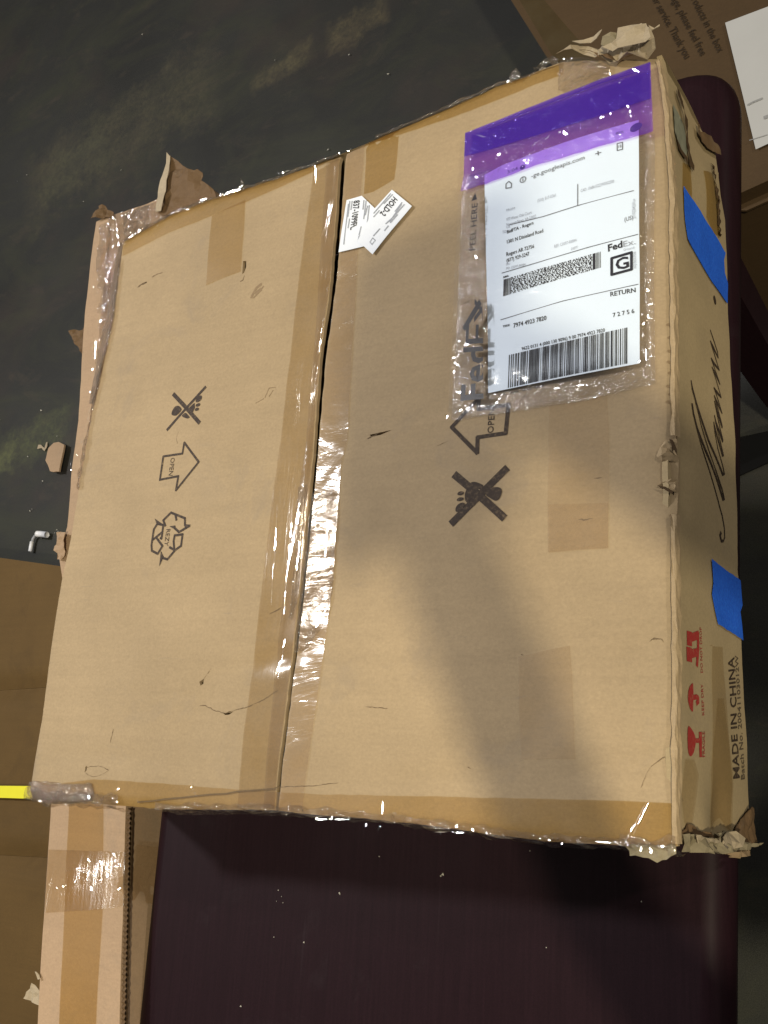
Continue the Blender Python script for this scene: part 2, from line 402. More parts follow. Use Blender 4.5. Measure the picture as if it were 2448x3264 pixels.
# ------------------------------------------------------------------ table
TABZ = 0.1526
def build_table():
    t = thing('table', W(0.32, 0.5, 0.89), 'dark aubergine table with rounded corners under the large carton', 'table')
    base = [(0.005, -0.104), (0.640, -0.104), (0.592, 1.25), (0.022, 1.25)]
    def rounded(poly, r, n=10):
        o = []
        for i in range(len(poly)):
            p = Vector(poly[i]); a = (Vector(poly[i - 1]) - p).normalized(); b = (Vector(poly[(i + 1) % len(poly)]) - p).normalized()
            s, e = p + a * r, p + b * r
            for k in range(n + 1):
                u = k / n; o.append(tuple(s * (1 - u) ** 2 + p * 2 * u * (1 - u) + e * u ** 2))
        return o
    out = rounded(base, 0.055); cen = Vector((0.315, 0.57))
    prof = [(0.021, 0.0), (0.0155, 0.0008), (0.010, 0.0030), (0.0055, 0.0068), (0.002, 0.0120), (0.0, 0.019), (0.0, 0.026), (0.004, 0.031), (0.03, 0.032)]
    V = []; Fc = []; n = len(out)
    for ins, dep in prof:
        for i in range(n):
            p = Vector(out[i]); tg = (Vector(out[(i + 1) % n]) - Vector(out[i - 1])).normalized(); nn = Vector((-tg.y, tg.x))
            if nn.dot(cen - p) < 0: nn = -nn
            q = p + nn * ins; V.append(W(q.x, q.y, TABZ + dep))
    for r in range(len(prof) - 1):
        for i in range(n):
            j = (i + 1) % n; Fc.append((r * n + i, r * n + j, (r + 1) * n + j, (r + 1) * n + i))
    Fc.append(tuple(range(n))); Fc.append(tuple(range((len(prof) - 1) * n, len(prof) * n)))
    bm = bmesh.new(); vs = [bm.verts.new(v) for v in V]
    for f in Fc:
        try: bm.faces.new([vs[i] for i in f])
        except ValueError: pass
    bmesh.ops.recalc_face_normals(bm, faces=bm.faces)
    me = bpy.data.meshes.new('tabletop'); bm.to_mesh(me); bm.free()
    me.polygons.foreach_set('use_smooth', [len(p.vertices) == 4 for p in me.polygons]); me.materials.append(M_table)
    o = bpy.data.objects.new('tabletop', me); COL.objects.link(o); o.parent = t; o.location = -Vector(t.location)
    for a, b in ((0.08, 0.0), (0.56, 0.0), (0.09, 1.15), (0.53, 1.15)):
        V = []
        for c, s in ((TABZ + 0.031, 0.028), (0.70, 0.023), (0.89, 0.018)):
            V += [W(a - s, b - s, c), W(a + s, b - s, c), W(a + s, b + s, c), W(a - s, b + s, c)]
        Fc = [(k * 4 + i, k * 4 + (i + 1) % 4, k * 4 + 4 + (i + 1) % 4, k * 4 + 4 + i) for k in range(2) for i in range(4)] + [(3, 2, 1, 0), (8, 9, 10, 11)]
        mesh('leg', V, Fc, M_table, t)
build_table()

# ------------------------------------------------------------------ the large carton
def fbm(a, b, s, seed): return noise.noise(Vector((a * s, b * s, seed)))
def h(a, b):
    z = 0.0022 * fbm(a, b, 6, 1.3) + 0.0010 * fbm(a, b, 17, 4.2) + 0.00025 * fbm(a, b, 55, 6.6)
    z += 0.00005 * fbm(a * 0.05, b, 120, 2.2)                       # washboarding of the flutes
    sx = 0.338 - 0.067 * (b / 0.6)                                 # seam between the flaps
    z -= 0.0020 * math.exp(-((a - sx) / 0.03) ** 2) * math.sin(min(1, max(0, b / 0.6)) * math.pi)
    for (x0, y0), (x1, y1), d in CREASES:
        L = math.hypot(x1 - x0, y1 - y0); t = ((a - x0) * (x1 - x0) + (b - y0) * (y1 - y0)) / (L * L)
        if -0.1 < t < 1.1:
            e = abs((a - x0) * (y1 - y0) - (b - y0) * (x1 - x0)) / L
            if e < 0.03: z += d * math.exp(-(e / 0.007) ** 2) * math.sin(math.pi * min(1, max(0, t)))
    for (x, y, r, d) in DENTS: z += d * math.exp(-((a - x) ** 2 + (b - y) ** 2) / r ** 2)
    return z
DENTS = []
CREASES = [(p[0], p[1], d) for p, d in (([(0.3614,0.2897),(0.4538,0.2729)], -.0010), ([(0.2013,0.4876),(0.3229,0.4703)], -.0012), ([(0.1600,0.4155),(0.1924,0.3996)], -.0009), ([(0.5254,0.5607),(0.6173,0.5465)], -.0012), ([(0.3571,0.5734),(0.4966,0.5599)], -.0010), ([(0.0488,0.1602),(0.1173,0.1417)], .0009), ([(0.5772,0.4725),(0.6206,0.4670)], -.0011), ([(0.4105,0.4273),(0.4669,0.4491)], .0010), ([(0.0014,0.5620),(0.1978,0.5631)], -.0012), ([(0.3575,0.1102),(0.4473,0.1270)], .0010))]
_pts = [(0.6220,0.3461),(0.6221,0.3667),(0.6173,0.5505),(0.0378,0.3457),(0.2053,0.5149),(0.5216,-0.0170),(0.5176,0.4277),(0.1695,0.5722)]
for (p, r, d) in zip(_pts, (0.018, 0.012, 0.02, 0.03, 0.03, 0.03, 0.05, 0.02), (-0.005, -0.003, -0.003, -0.002, -0.0025, 0.003, -0.0018, 0.002)): DENTS.append((p[0], p[1], r, d))
def top(a, b, l=0.0):
    # the sheet rolls over into the walls at its outer folds
    e = 0.0
    for d in (a + 0.004, 0.622 - a, b - bk(a), 0.604 - b):
        if d < 0.007: e += (0.007 - max(d, -0.002)) ** 2 * 45
    return W(a, b, -(h(a, b) + l) + e)
BACK = [(0.0194,0.0108),(0.0510,0.0046),(0.0867,-0.0021),(0.1385,-0.0050),(0.1965,-0.0038),(0.2499,-0.0041),(0.3080,-0.0061),(0.3485,-0.0113),(0.4154,-0.0166),(0.4706,-0.0228),(0.5007,-0.0208),(0.5334,-0.0219),(0.5578,-0.0155),(0.5897,-0.0044),(0.6140,0.0042)]
def bk(a):
    for i in range(len(BACK) - 1):
        if BACK[i][0] <= a <= BACK[i + 1][0]:
            u = (a - BACK[i][0]) / (BACK[i + 1][0] - BACK[i][0]); return BACK[i][1] + u * (BACK[i + 1][1] - BACK[i][1])
    return BACK[0][1] if a < BACK[0][0] else BACK[-1][1]
carton = thing('cardboard_carton', W(0.31, 0.3, TABZ), 'large battered brown carton lying flat on the dark table, two flaps with open seam', 'carton')
left_poly = BACK[:6] + [(0.3071,-0.0040),(0.3071,0.0176),(0.3082,0.0615),(0.3078,0.1134),(0.3061,0.1563),(0.3031,0.1989),(0.3043,0.2793),(0.3029,0.3343),(0.3004,0.4347),(0.2990,0.4956),(0.2975,0.5626),(0.2981,0.5966),(0.2920,0.5967),(0.1686,0.6037),(0.1278,0.6036),(0.0875,0.6036),(0.0291,0.6076),(0.0016,0.6046),(-0.0061,0.5972),(-0.0008,0.5322),(-0.0025,0.4554),(-0.0009,0.3917),(0.0019,0.3626),(0.0045,0.3096),(0.0056,0.2517),(0.0086,0.2066),(0.0146,0.1539),(0.0198,0.1000),(0.0191,0.0357)]
right_poly = [(0.3138,-0.0056)] + BACK[7:] + [(0.6154,0.0056),(0.6212,0.0453),(0.6231,0.0814),(0.6250,0.1338),(0.6241,0.1778),(0.6243,0.2244),(0.6239,0.2780),(0.6234,0.3137),(0.6228,0.3780),(0.6225,0.4373),(0.6221,0.4887),(0.6209,0.5299),(0.6206,0.5700),(0.6206,0.5980),(0.5887,0.6005),(0.5334,0.6023),(0.4734,0.5998),(0.4299,0.5980),(0.3795,0.5972),(0.3353,0.5973),(0.3010,0.5966),(0.3011,0.5625),(0.3029,0.4956),(0.3051,0.4349),(0.3080,0.3348),(0.3091,0.2800),(0.3095,0.2001),(0.3147,0.1151),(0.3147,0.0633),(0.3138,0.0196)]
holeL = [[(0.1987,0.0811),(0.2029,0.0819),(0.2035,0.0890),(0.2016,0.0948),(0.1994,0.0955),(0.1990,0.0879)], [(0.0564,0.0721),(0.0634,0.0713),(0.0643,0.0731),(0.0568,0.0743)], [(0.0690,0.5722),(0.0713,0.5711),(0.0716,0.5754),(0.0699,0.5768)], [(0.1985,0.4937),(0.2035,0.4910),(0.2032,0.4956),(0.2002,0.4970)], [(0.2299,0.5207),(0.2414,0.5193),(0.2371,0.5217),(0.2325,0.5221)]]
holeR = [[(0.6196,0.3263),(0.6215,0.3261),(0.6235,0.3320),(0.6234,0.3363),(0.6216,0.3332)], [(0.6108,0.3585),(0.6157,0.3602),(0.6205,0.3628),(0.6201,0.3647),(0.6156,0.3623)], [(0.3636,0.2861),(0.3753,0.2855),(0.3861,0.2848),(0.3754,0.2877),(0.3660,0.2881)]]
FL = sheet('top_flap', left_poly, top, M_card, carton, 0.006, 0.004, holeL, 0.0004)
FR = sheet('top_flap', right_poly, top, M_card, carton, 0.006, 0.004, holeR, 0.0004)
# walls ------------------------------------------------------------
def wall3(b, c, l=0.0):
    d = 0.0016 * fbm(b, c, 9, 7.7) + 0.0008 * fbm(b, c, 30, 3.1)
    for (x, y, r, k) in WD: d += k * math.exp(-((b - x) ** 2 + (c - y) ** 2) / r ** 2)
    rim = max(0.0, 0.006 - c) ** 2 * 60
    return W(0.6186 + 0.064 * c + d - rim + l, b, c)
WD = [(p[0], p[1], r, k) for p, r, k in zip([(0.3311,0.0333),(0.3609,0.0286),(0.0252,0.0827),(0.0695,0.0953),(0.5826,0.0928),(0.5871,0.0471)], (0.02, 0.012, 0.03, 0.03, 0.02, 0.02), (-0.006, -0.003, -0.004, 0.004, -0.004, 0.003))]
wall_poly = [(0.002, 0.0015)] + [(0.0127,0.0101),(0.0104,0.0533),(0.0105,0.0914),(0.0110,0.1272),(0.0295,0.1325),(0.0520,0.1374),(0.0720,0.1468),(0.1182,0.1469),(0.1639,0.1453),(0.2211,0.1476),(0.2769,0.1489),(0.3312,0.1494),(0.3838,0.1490),(0.3880,0.1477),(0.3965,0.1501),(0.4441,0.1524),(0.4833,0.1538),(0.5192,0.1555),(0.5545,0.1563),(0.5775,0.1560),(0.5980,0.1568),(0.5977,0.1195),(0.5977,0.0652),(0.5969,0.0112)] + [(0.6000, 0.0015)]
holeW = [[(0.3267,0.0148),(0.3280,0.0211),(0.3341,0.0248),(0.3365,0.0219),(0.3316,0.0181)], [(0.3417,0.0169),(0.3391,0.0261),(0.3411,0.0245),(0.3430,0.0180)], [(0.3589,0.0134),(0.3589,0.0173),(0.3620,0.0211),(0.3617,0.0168)]]
WR = sheet('side_wall', wall_poly, wall3, M_wall, carton, 0.006, 0.004, holeW, 0.0003)
def ribbon_wall(name, pts, bulge, mat, lean=0.0):
    """wall standing under a traced fold: rows go down from the top fold to the table"""
    P = subdiv(pts, 0.01, False); V = []; Fc = []; rows = 10; n = len(P)
    for r in range(rows + 1):
        c = 0.002 + (TABZ - 0.003) * r / rows
        for i, p in enumerate(P):
            q = Vector(P[min(i + 1, n - 1)]) - Vector(P[max(i - 1, 0)]); q.normalize(); nn = Vector((q.y, -q.x))
            k = bulge * math.sin(math.pi * min(1, r / rows * 1.15)) * (0.6 + 0.6 * noise.noise(Vector((p[0] * 7, p[1] * 7, r * 0.25)))) + lean * r / rows + (0.0012 if r == 0 else 0)
            V.append(W(p[0] + nn.x * k, p[1] + nn.y * k, c))
    for r in range(rows):
        for i in range(n - 1): Fc.append((r * n + i, r * n + i + 1, (r + 1) * n + i + 1, (r + 1) * n + i))
    return mesh(name, V, Fc, mat, carton, True)
ribbon_wall('end_wall', [(0.001, 0.598)] + [(0.1286,0.6035),(0.2920,0.5967),(0.4299,0.5980),(0.5334,0.6023),(0.5887,0.6005)] + [(0.6185, 0.5985)], 0.006, M_wall)
ribbon_wall('end_wall', [(0.6185, 0.003)] + list(reversed([(0.0220,0.0115),(0.1390,-0.0045),(0.2499,-0.0041),(0.3485,-0.0113),(0.4706,-0.0221),(0.5897,-0.0035)])), -0.004, M_wall)
ribbon_wall('side_wall', [(0.0208,0.0293),(0.0203,0.0345),(0.0208,0.1002),(0.0156,0.1541),(0.0096,0.2067),(0.0066,0.2518),(0.0055,0.3097),(0.0028,0.3627),(0.0001,0.3918),(-0.0016,0.4554),(0.0002,0.5322),(0.0021,0.6029)], -0.001, M_wall)
mesh('base_panel', [W(0.002, 0.02, TABZ - 0.0015), W(0.622, 0.02, TABZ - 0.0015), W(0.622, 0.597, TABZ - 0.0015), W(0.002, 0.597, TABZ - 0.0015)], [(0, 1, 2, 3)], M_wall, carton)
# exposed flutes inside the seam
def flutes(name, pts, c0, hgt, per, amp, mat, parent):
    P = subdiv(pts, per / 4, False); V = []; Fc = []
    for i, p in enumerate(P):
        k = (0, 1, 0, -1)[i % 4] * amp; V += [W(p[0], p[1], c0 + hgt / 2 + k - 0.0003), W(p[0], p[1], c0 + hgt / 2 + k + 0.0003), W(p[0] + 0.004, p[1], c0 + hgt / 2 + k)]
        if i: s = i * 3; Fc += [(s - 3, s, s + 1, s - 2), (s - 3, s, s + 2, s - 1)]
    o = mesh(name, V, Fc, mat, parent); return o

# ---- packing tape on the carton
def T0(l): return lambda a, b, x=0.0: top(a, b, l + x)
def crink(amp, s, l, fn=None):
    f = fn or top
    return lambda a, b, x=0.0: f(a, b, l + x + amp * (0.5 + 0.5 * noise.noise(Vector((a * s, b * s, 5.5)))) + amp * 0.5 * abs(noise.noise(Vector((a * s * 2.3, b * s * 2.3, 9.5)))))
def ridged(amp, s, l, fn=None, sb=1.0):
    f = fn or top
    return lambda a, b, x=0.0: f(a, b, l + x + amp * (1 - abs(noise.noise(Vector((a * s, b * s * sb, 5.5)))) * 2.2) ** 2)
def tape(poly, fn, mat, res=0.01, name='packing_tape', parent=None): return sheet(name, poly, fn, mat, parent or carton, res, 0.0, (), 0.0003)
def taut(a, b, x=0.0):
    d = 0.338 - 0.067 * (b / 0.6) - a + 0.0012 * math.sin(b * 40); z = 0.0012
    for d0, wv, am in ((0.027, 0.0050, 0.0011), (0.0135, 0.0035, 0.0009), (0.0045, 0.003, 0.0007)): z += am * math.exp(-((d - d0) / wv) ** 2)
    return top(a, b, z + x + 0.0003 * noise.noise(Vector((a * 60, b * 30, 2.0))))
# seam tape: slit along the gap, a wide strip left and one right
tape([(0.2782,-0.0041),(0.2990,-0.0045),(0.3072,-0.0019),(0.3078,0.1134),(0.3020,0.1987),(0.3029,0.2791),(0.3022,0.3342),(0.2991,0.4347),(0.2977,0.4956),(0.2963,0.5627),(0.2970,0.5954),(0.2585,0.5966),(0.2561,0.5351),(0.2595,0.4331),(0.2637,0.3305),(0.2680,0.2770),(0.2706,0.1211)], T0(0.0006), M_tape, 0.012)
tape([(0.2927,-0.0006),(0.3075,-0.0028),(0.3093,0.1138),(0.3035,0.1990),(0.3043,0.2793),(0.3036,0.3343),(0.3004,0.4347),(0.2990,0.4956),(0.2975,0.5626),(0.2980,0.5954),(0.2864,0.5956),(0.2834,0.5268),(0.2839,0.4430),(0.2886,0.3607),(0.2965,0.2809),(0.2961,0.1589)], taut, M_taut, 0.003)
tape([(0.3143,-0.0048),(0.3353,-0.0092),(0.3350,0.0394),(0.3366,0.1365),(0.3408,0.2869),(0.3362,0.3099),(0.3359,0.4009),(0.3337,0.4499),(0.3306,0.5040),(0.3255,0.5759),(0.3260,0.5965),(0.3016,0.5964),(0.3017,0.5624),(0.3036,0.4956),(0.3061,0.4349),(0.3090,0.3349),(0.3102,0.2801),(0.3102,0.2003),(0.3154,0.1153),(0.3146,0.0198)], ridged(0.0005, 34, 0.0008, None, 1.6), M_seam, 0.005)
tape([(0.3068,0.3312),(0.3325,0.3316),(0.3364,0.3456),(0.3360,0.3856),(0.3367,0.4215),(0.3333,0.4417),(0.3254,0.4542),(0.3175,0.4667),(0.3027,0.4707),(0.3020,0.4384),(0.3032,0.4111),(0.3046,0.3778),(0.3059,0.3495)], ridged(0.0018, 70, 0.0014), M_wrinkle, 0.0035)
tape([(0.2923,0.3250),(0.3018,0.3225),(0.3027,0.3720),(0.3010,0.4220),(0.2977,0.4426),(0.2928,0.4402),(0.2936,0.4161),(0.2944,0.3656)], ridged(0.0018, 90, 0.0016), M_wrinkle, 0.003)
# yellowed tape patches
tape([(0.1501,0.0181),(0.1938,0.0115),(0.1960,0.0456),(0.1973,0.0925),(0.1792,0.0939),(0.1520,0.0969),(0.1504,0.0594)], T0(0.0005), M_tape_old)
tape([(0.3365,-0.0128),(0.3635,-0.0160),(0.3733,-0.0163),(0.3729,0.0136),(0.3710,0.0403),(0.3481,0.0465),(0.3380,0.0459),(0.3377,0.0097)], T0(0.0004), M_tape_old)
tape([(0.5274,0.2850),(0.5411,0.2847),(0.5738,0.2836),(0.5751,0.3195),(0.5749,0.3647),(0.5744,0.4005),(0.5518,0.3996),(0.5280,0.4001),(0.5275,0.3506),(0.5271,0.3130)], T0(0.0005), M_faint)
tape([(0.5063,0.4760),(0.5459,0.4689),(0.5483,0.4895),(0.5519,0.5470),(0.5106,0.5485),(0.5081,0.5142)], T0(0.0005), M_faint)
tape([(0.5278,0.3637),(0.5747,0.3670),(0.5744,0.4005),(0.5280,0.4001)], T0(0.0009), M_faint)
# end tapes folded over the front and back folds
tape([(-0.0020,0.5950),(0.0834,0.5827),(0.1635,0.5821),(0.2554,0.5828),(0.3338,0.5820),(0.4201,0.5786),(0.5082,0.5751),(0.5773,0.5727),(0.6212,0.5719),(0.6206,0.5982),(0.5334,0.6025),(0.4299,0.5982),(0.3353,0.5975),(0.2921,0.5970),(0.1687,0.6040),(0.0876,0.6038),(0.0017,0.6052)], T0(0.0010), M_tape_old, 0.008)
tape([(0.0213,0.0317),(0.0533,0.0261),(0.0903,0.0207),(0.1508,0.0179),(0.2003,0.0139),(0.2397,0.0094),(0.2797,0.0040),(0.2807,-0.0016),(0.3044,-0.0052)] + list(reversed(BACK[:6])), T0(0.0007), M_tape_old, 0.008)
tape([(0.3153,-0.0051),(0.3349,-0.0060),(0.3831,-0.0051),(0.4224,-0.0050),(0.4711,-0.0066),(0.5358,-0.0070),(0.5357,-0.0194)] + list(reversed(BACK[7:11])), T0(0.0007), M_tape_old, 0.008)
tape([(0.5342,-0.0209),(0.5386,-0.0231),(0.5578,-0.0176),(0.5765,0.0001),(0.5765,0.0105),(0.5681,0.0112),(0.5373,0.0114),(0.5320,0.0075)], crink(0.0035, 60, 0.001), M_wrinkle, 0.004)
# crumpled film along the folds
def edge_film(name, pts, wd, drop, mat, amp=0.003, seed=0.0, parent=None, base=None):
    P = subdiv(pts, 0.004, False); V = []; Fc = []; n = len(P); K = 7
    for i, p in enumerate(P):
        q = Vector(P[min(i + 1, n - 1)]) - Vector(P[max(i - 1, 0)]); q.normalize(); nn = Vector((q.y, -q.x))
        for k in range(K):
            t = k / (K - 1); g = (t - 0.4) * wd
            jz = amp * noise.noise(Vector((p[0] * 110, p[1] * 110, k * 0.8 + seed))); js = amp * noise.noise(Vector((p[0] * 90 + 9, p[1] * 90, k * 0.7 + seed)))
            c = (base if base is not None else 0.0) - 0.0022 - abs(jz) + max(0.0, t - 0.4) ** 1.4 * drop * 2.2
            V.append(W(p[0] + nn.x * (g * (1 if t < 0.4 else 0.35) + js), p[1] + nn.y * (g * (1 if t < 0.4 else 0.35) + js), c))
    for i in range(n - 1):
        for k in range(K - 1): Fc.append((i * K + k, i * K + k + 1, (i + 1) * K + k + 1, (i + 1) * K + k))
    return mesh(name, V, Fc, mat, parent or carton, False)
edge_film('edge_film', list(reversed([(0.1672,0.6041),(0.2386,0.6003),(0.2922,0.5977),(0.3353,0.5978),(0.3824,0.5974),(0.4299,0.5984),(0.4734,0.6001),(0.5334,0.6027),(0.5887,0.6009)])), 0.013, 0.020, M_wrinkle, 0.0035, 1.0)
edge_film('edge_film', [(0.0211,0.0120),(0.0512,0.0054),(0.0868,-0.0013),(0.1386,-0.0042),(0.1966,-0.0030),(0.2500,-0.0033),(0.3080,-0.0054)], 0.008, 0.010, M_wrinkle, 0.003, 4.0)
edge_film('edge_film', [(0.3486,-0.0106),(0.4154,-0.0159),(0.4706,-0.0221),(0.5007,-0.0202),(0.5328,-0.0205)], 0.007, 0.010, M_wrinkle, 0.002, 7.0)
edge_film('edge_film', list(reversed([(0.0191,0.0357),(0.0198,0.1000),(0.0146,0.1539),(0.0086,0.2066),(0.0056,0.2517),(0.0046,0.2961)])), 0.010, 0.02, M_wrinkle, 0.003, 11.0)
# crumpled flaps of torn liner
def crumple(name, poly, lift, amp, mat, parent=None, res=0.004, s=60, fn=None):
    f = fn or top
    return sheet(name, poly, lambda a, b, x=0.0: f(a, b, lift + x + amp * abs(noise.noise(Vector((a * s, b * s, 3.3)))) * 2 + amp * 0.6 * noise.noise(Vector((a * s * 2.7, b * s * 2.7, 8.1)))), mat, parent or carton, res, 0.0006, (), 0.0008, False)
def free(a, b, l=0.0): return W(a, b, -l)
crumple('torn_liner', [(0.5333,-0.0222),(0.5474,-0.0217),(0.5595,-0.0218),(0.5731,-0.0222),(0.5815,-0.0247),(0.5915,-0.0264),(0.6038,-0.0265),(0.6078,-0.0226),(0.6110,-0.0191),(0.6133,-0.0128),(0.6153,-0.0055),(0.6163,0.0051),(0.6075,0.0069),(0.5962,0.0067),(0.5864,0.0058),(0.5765,-0.0008),(0.5647,-0.0101),(0.5543,-0.0176)], 0.004, 0.013, M_pale, None, 0.0065, 52, free)
crumple('torn_liner', [(0.5746,-0.0090),(0.5773,-0.0129),(0.5894,-0.0143),(0.5921,-0.0144),(0.5887,-0.0069),(0.5863,-0.0009),(0.5834,0.0003),(0.5787,-0.0034)], 0.017, 0.006, M_fold, None, 0.006, 60, free)
crumple('torn_liner', [(0.5908,-0.0137),(0.6013,-0.0134),(0.6130,-0.0098),(0.6143,-0.0044),(0.6161,0.0031),(0.6116,0.0054),(0.6025,0.0046),(0.5907,0.0046),(0.5860,0.0052),(0.5787,0.0008),(0.5854,-0.0013),(0.5881,-0.0079)], 0.021, 0.006, M_pale, None, 0.007, 55, free)
crumple('torn_liner', [(0.5496,-0.0229),(0.5595,-0.0206),(0.5677,-0.0213),(0.5732,-0.0223),(0.5760,-0.0219),(0.5746,-0.0186),(0.5705,-0.0171),(0.5650,-0.0169),(0.5567,-0.0175)], 0.016, 0.006, M_pale, None, 0.006, 60, free)
crumple('torn_liner', [(0.6102,-0.0207),(0.6142,-0.0178),(0.6189,-0.0184),(0.6186,-0.0173),(0.6141,-0.0159),(0.6117,-0.0144)], 0.008, 0.006, M_pale, None, 0.004, 60, free)
crumple('torn_liner', [(0.5526,-0.0193),(0.5630,-0.0137),(0.5765,0.0001),(0.5864,0.0064),(0.5815,-0.0008),(0.5698,-0.0091)], 0.010, 0.004, M_inner, None, 0.004, 60, free)
crumple('torn_liner', [(0.5858,0.5994),(0.6004,0.5988),(0.6200,0.5978),(0.6201,0.6027),(0.6165,0.6045),(0.6076,0.6091),(0.6023,0.6067),(0.5941,0.6057),(0.5904,0.6064),(0.5900,0.6033)], 0.001, 0.004, M_fold, None, 0.003, 80, free)
edge_film('edge_film', list(reversed([(0.5837,0.6007),(0.6003,0.6009),(0.6206,0.5997)])), 0.016, 0.02, M_wrinkle, 0.004, 15.0)
crumple('torn_liner', [(-0.0078,0.5888),(0.0160,0.5883),(0.0513,0.5883),(0.0831,0.5867),(0.0873,0.5947),(0.0844,0.6019),(0.0689,0.6039),(0.0549,0.6057),(0.0460,0.6065),(0.0297,0.6077),(0.0163,0.6066),(0.0001,0.6063),(-0.0091,0.6000),(-0.0083,0.5950)], 0.0012, 0.0008, M_greyfilm, None, 0.004, 90, top)
edge_film('edge_film', list(reversed([(-0.0066,0.6023),(0.0142,0.6055),(0.0512,0.6050),(0.0863,0.6029),(0.1206,0.6034)])), 0.022, 0.012, M_wrinkle, 0.004, 18.0)
# wall corner damage (front end of the near side)
crumple('torn_liner', [(0.5908,0.0110),(0.5904,0.0233),(0.5927,0.0418),(0.5936,0.0686),(0.5895,0.0817),(0.5878,0.1058),(0.5920,0.1165),(0.5964,0.1303),(0.5965,0.1630),(0.5983,0.1612),(0.5998,0.1357),(0.6014,0.1241),(0.6025,0.1045),(0.6026,0.0705),(0.6020,0.0412),(0.6016,0.0072),(0.5964,0.0085)], 0.003, 0.006, M_fold, None, 0.004, 90, wall3)
crumple('torn_liner', [(0.5911,0.0121),(0.5908,0.0233),(0.5929,0.0418),(0.5939,0.0661),(0.5960,0.0634),(0.5950,0.0416),(0.5942,0.0231),(0.5957,0.0141)], 0.007, 0.003, M_pale, None, 0.004, 80, wall3)
crumple('torn_liner', [(0.5944,0.0711),(0.5899,0.0817),(0.5882,0.1031),(0.5929,0.1109),(0.5987,0.1049),(0.6015,0.0912),(0.6000,0.0732)], 0.008, 0.004, M_pale, None, 0.005, 80, wall3)
crumple('torn_liner', [(0.5911,0.0099),(0.5842,0.0214),(0.5884,0.0373),(0.5904,0.0663),(0.5936,0.0699),(0.5923,0.0418),(0.5900,0.0234)], 0.0012, 0.002, M_inner, None, 0.004, 60, wall3)
crumple('torn_liner', [(0.5937,0.1108),(0.5843,0.1229),(0.5708,0.1507),(0.5716,0.1582),(0.5903,0.1591),(0.5965,0.1630),(0.5981,0.1301)], 0.0022, 0.002, M_inner, None, 0.004, 60, wall3)
crumple('torn_liner', [(0.6022,0.0807),(0.6033,0.1045),(0.6014,0.1184),(0.6025,0.1442),(0.6055,0.1410),(0.6060,0.1208),(0.6072,0.1151),(0.6044,0.0989)], 0.002, 0.006, M_inkfaint, None, 0.003, 60, wall3)
sheet('packing_tape', [(0.5492,0.0719),(0.5887,0.0740),(0.5845,0.0980),(0.5903,0.1167),(0.5471,0.1180),(0.4950,0.1029),(0.4964,0.0891)], lambda b, c, l=0.0: wall3(b, c, l + 0.0011), M_faint, carton, 0.006)
sheet('packing_tape', [(0.4602,0.0737),(0.4582,0.0808),(0.5154,0.0780),(0.5596,0.0773),(0.5879,0.0699),(0.5800,0.0977),(0.5896,0.1140),(0.5582,0.1169),(0.5125,0.1123),(0.4716,0.1071),(0.4565,0.1054)], lambda b, c, l=0.0: wall3(b, c, l + 0.0007), M_faint, carton, 0.008)
sheet('packing_tape', [(0.5435,0.0199),(0.5426,0.0370),(0.5523,0.0440),(0.5692,0.0355),(0.5856,0.0273),(0.5849,0.0155),(0.5666,0.0118)], crink(0.001, 50, 0.001, wall3), M_faint, carton, 0.004)
sheet('packing_tape', [(0.0584,0.0857),(0.0452,0.1116),(0.0526,0.1227),(0.0751,0.1262),(0.0982,0.1282),(0.1059,0.1096),(0.1002,0.0902)], lambda b, c, l=0.0: wall3(b, c, l + 0.0007), M_tape_old, carton, 0.006)
sheet('packing_tape', [(0.0767,0.0403),(0.0708,0.0564),(0.0928,0.0598),(0.1462,0.0523),(0.1433,0.0458),(0.1216,0.0403),(0.1006,0.0380)], lambda b, c, l=0.0: wall3(b, c, l + 0.0006), M_tape_old, carton, 0.006)
sheet('worn_label', [(0.0368,0.0189),(0.0379,0.0287),(0.0405,0.0420),(0.0482,0.0507),(0.0564,0.0526),(0.0702,0.0451),(0.0700,0.0361),(0.0662,0.0275),(0.0608,0.0201)], crink(0.001, 80, 0.0008, wall3), plain('grey_green_worn_label', (0.22, 0.22, 0.16), 0.6, 0.3, 0.35, 150), carton, 0.004)
sheet('torn_liner', [(0.0184,0.0230),(0.0177,0.0296),(0.0222,0.0384),(0.0365,0.0514),(0.0588,0.0548),(0.0751,0.0585),(0.0750,0.0493),(0.0611,0.0478),(0.0446,0.0475),(0.0319,0.0379),(0.0246,0.0249)], crink(0.003, 90, 0.0008, wall3), M_slit, carton, 0.004)
sheet('torn_liner', [(0.0633,0.0189),(0.0676,0.0296),(0.0702,0.0451),(0.0759,0.0493),(0.0746,0.0437),(0.0736,0.0272)], crink(0.002, 90, 0.001, wall3), M_slit, carton, 0.004)
sheet('torn_liner', [(0.0170,0.0761),(0.0165,0.0909),(0.0085,0.1118),(0.0114,0.1168),(0.0101,0.1287),(0.0186,0.1281),(0.0215,0.1199),(0.0275,0.1002),(0.0260,0.0804)], crink(0.004, 90, 0.0012, wall3), M_inner, carton, 0.004)
sheet('torn_liner', [(0.0339,0.1125),(0.0367,0.1161),(0.0585,0.1210),(0.0903,0.1249),(0.0999,0.1268),(0.1007,0.1215),(0.0795,0.1180),(0.0521,0.1150)], ridged(0.0025, 260, 0.001, wall3), M_slit, carton, 0.003)
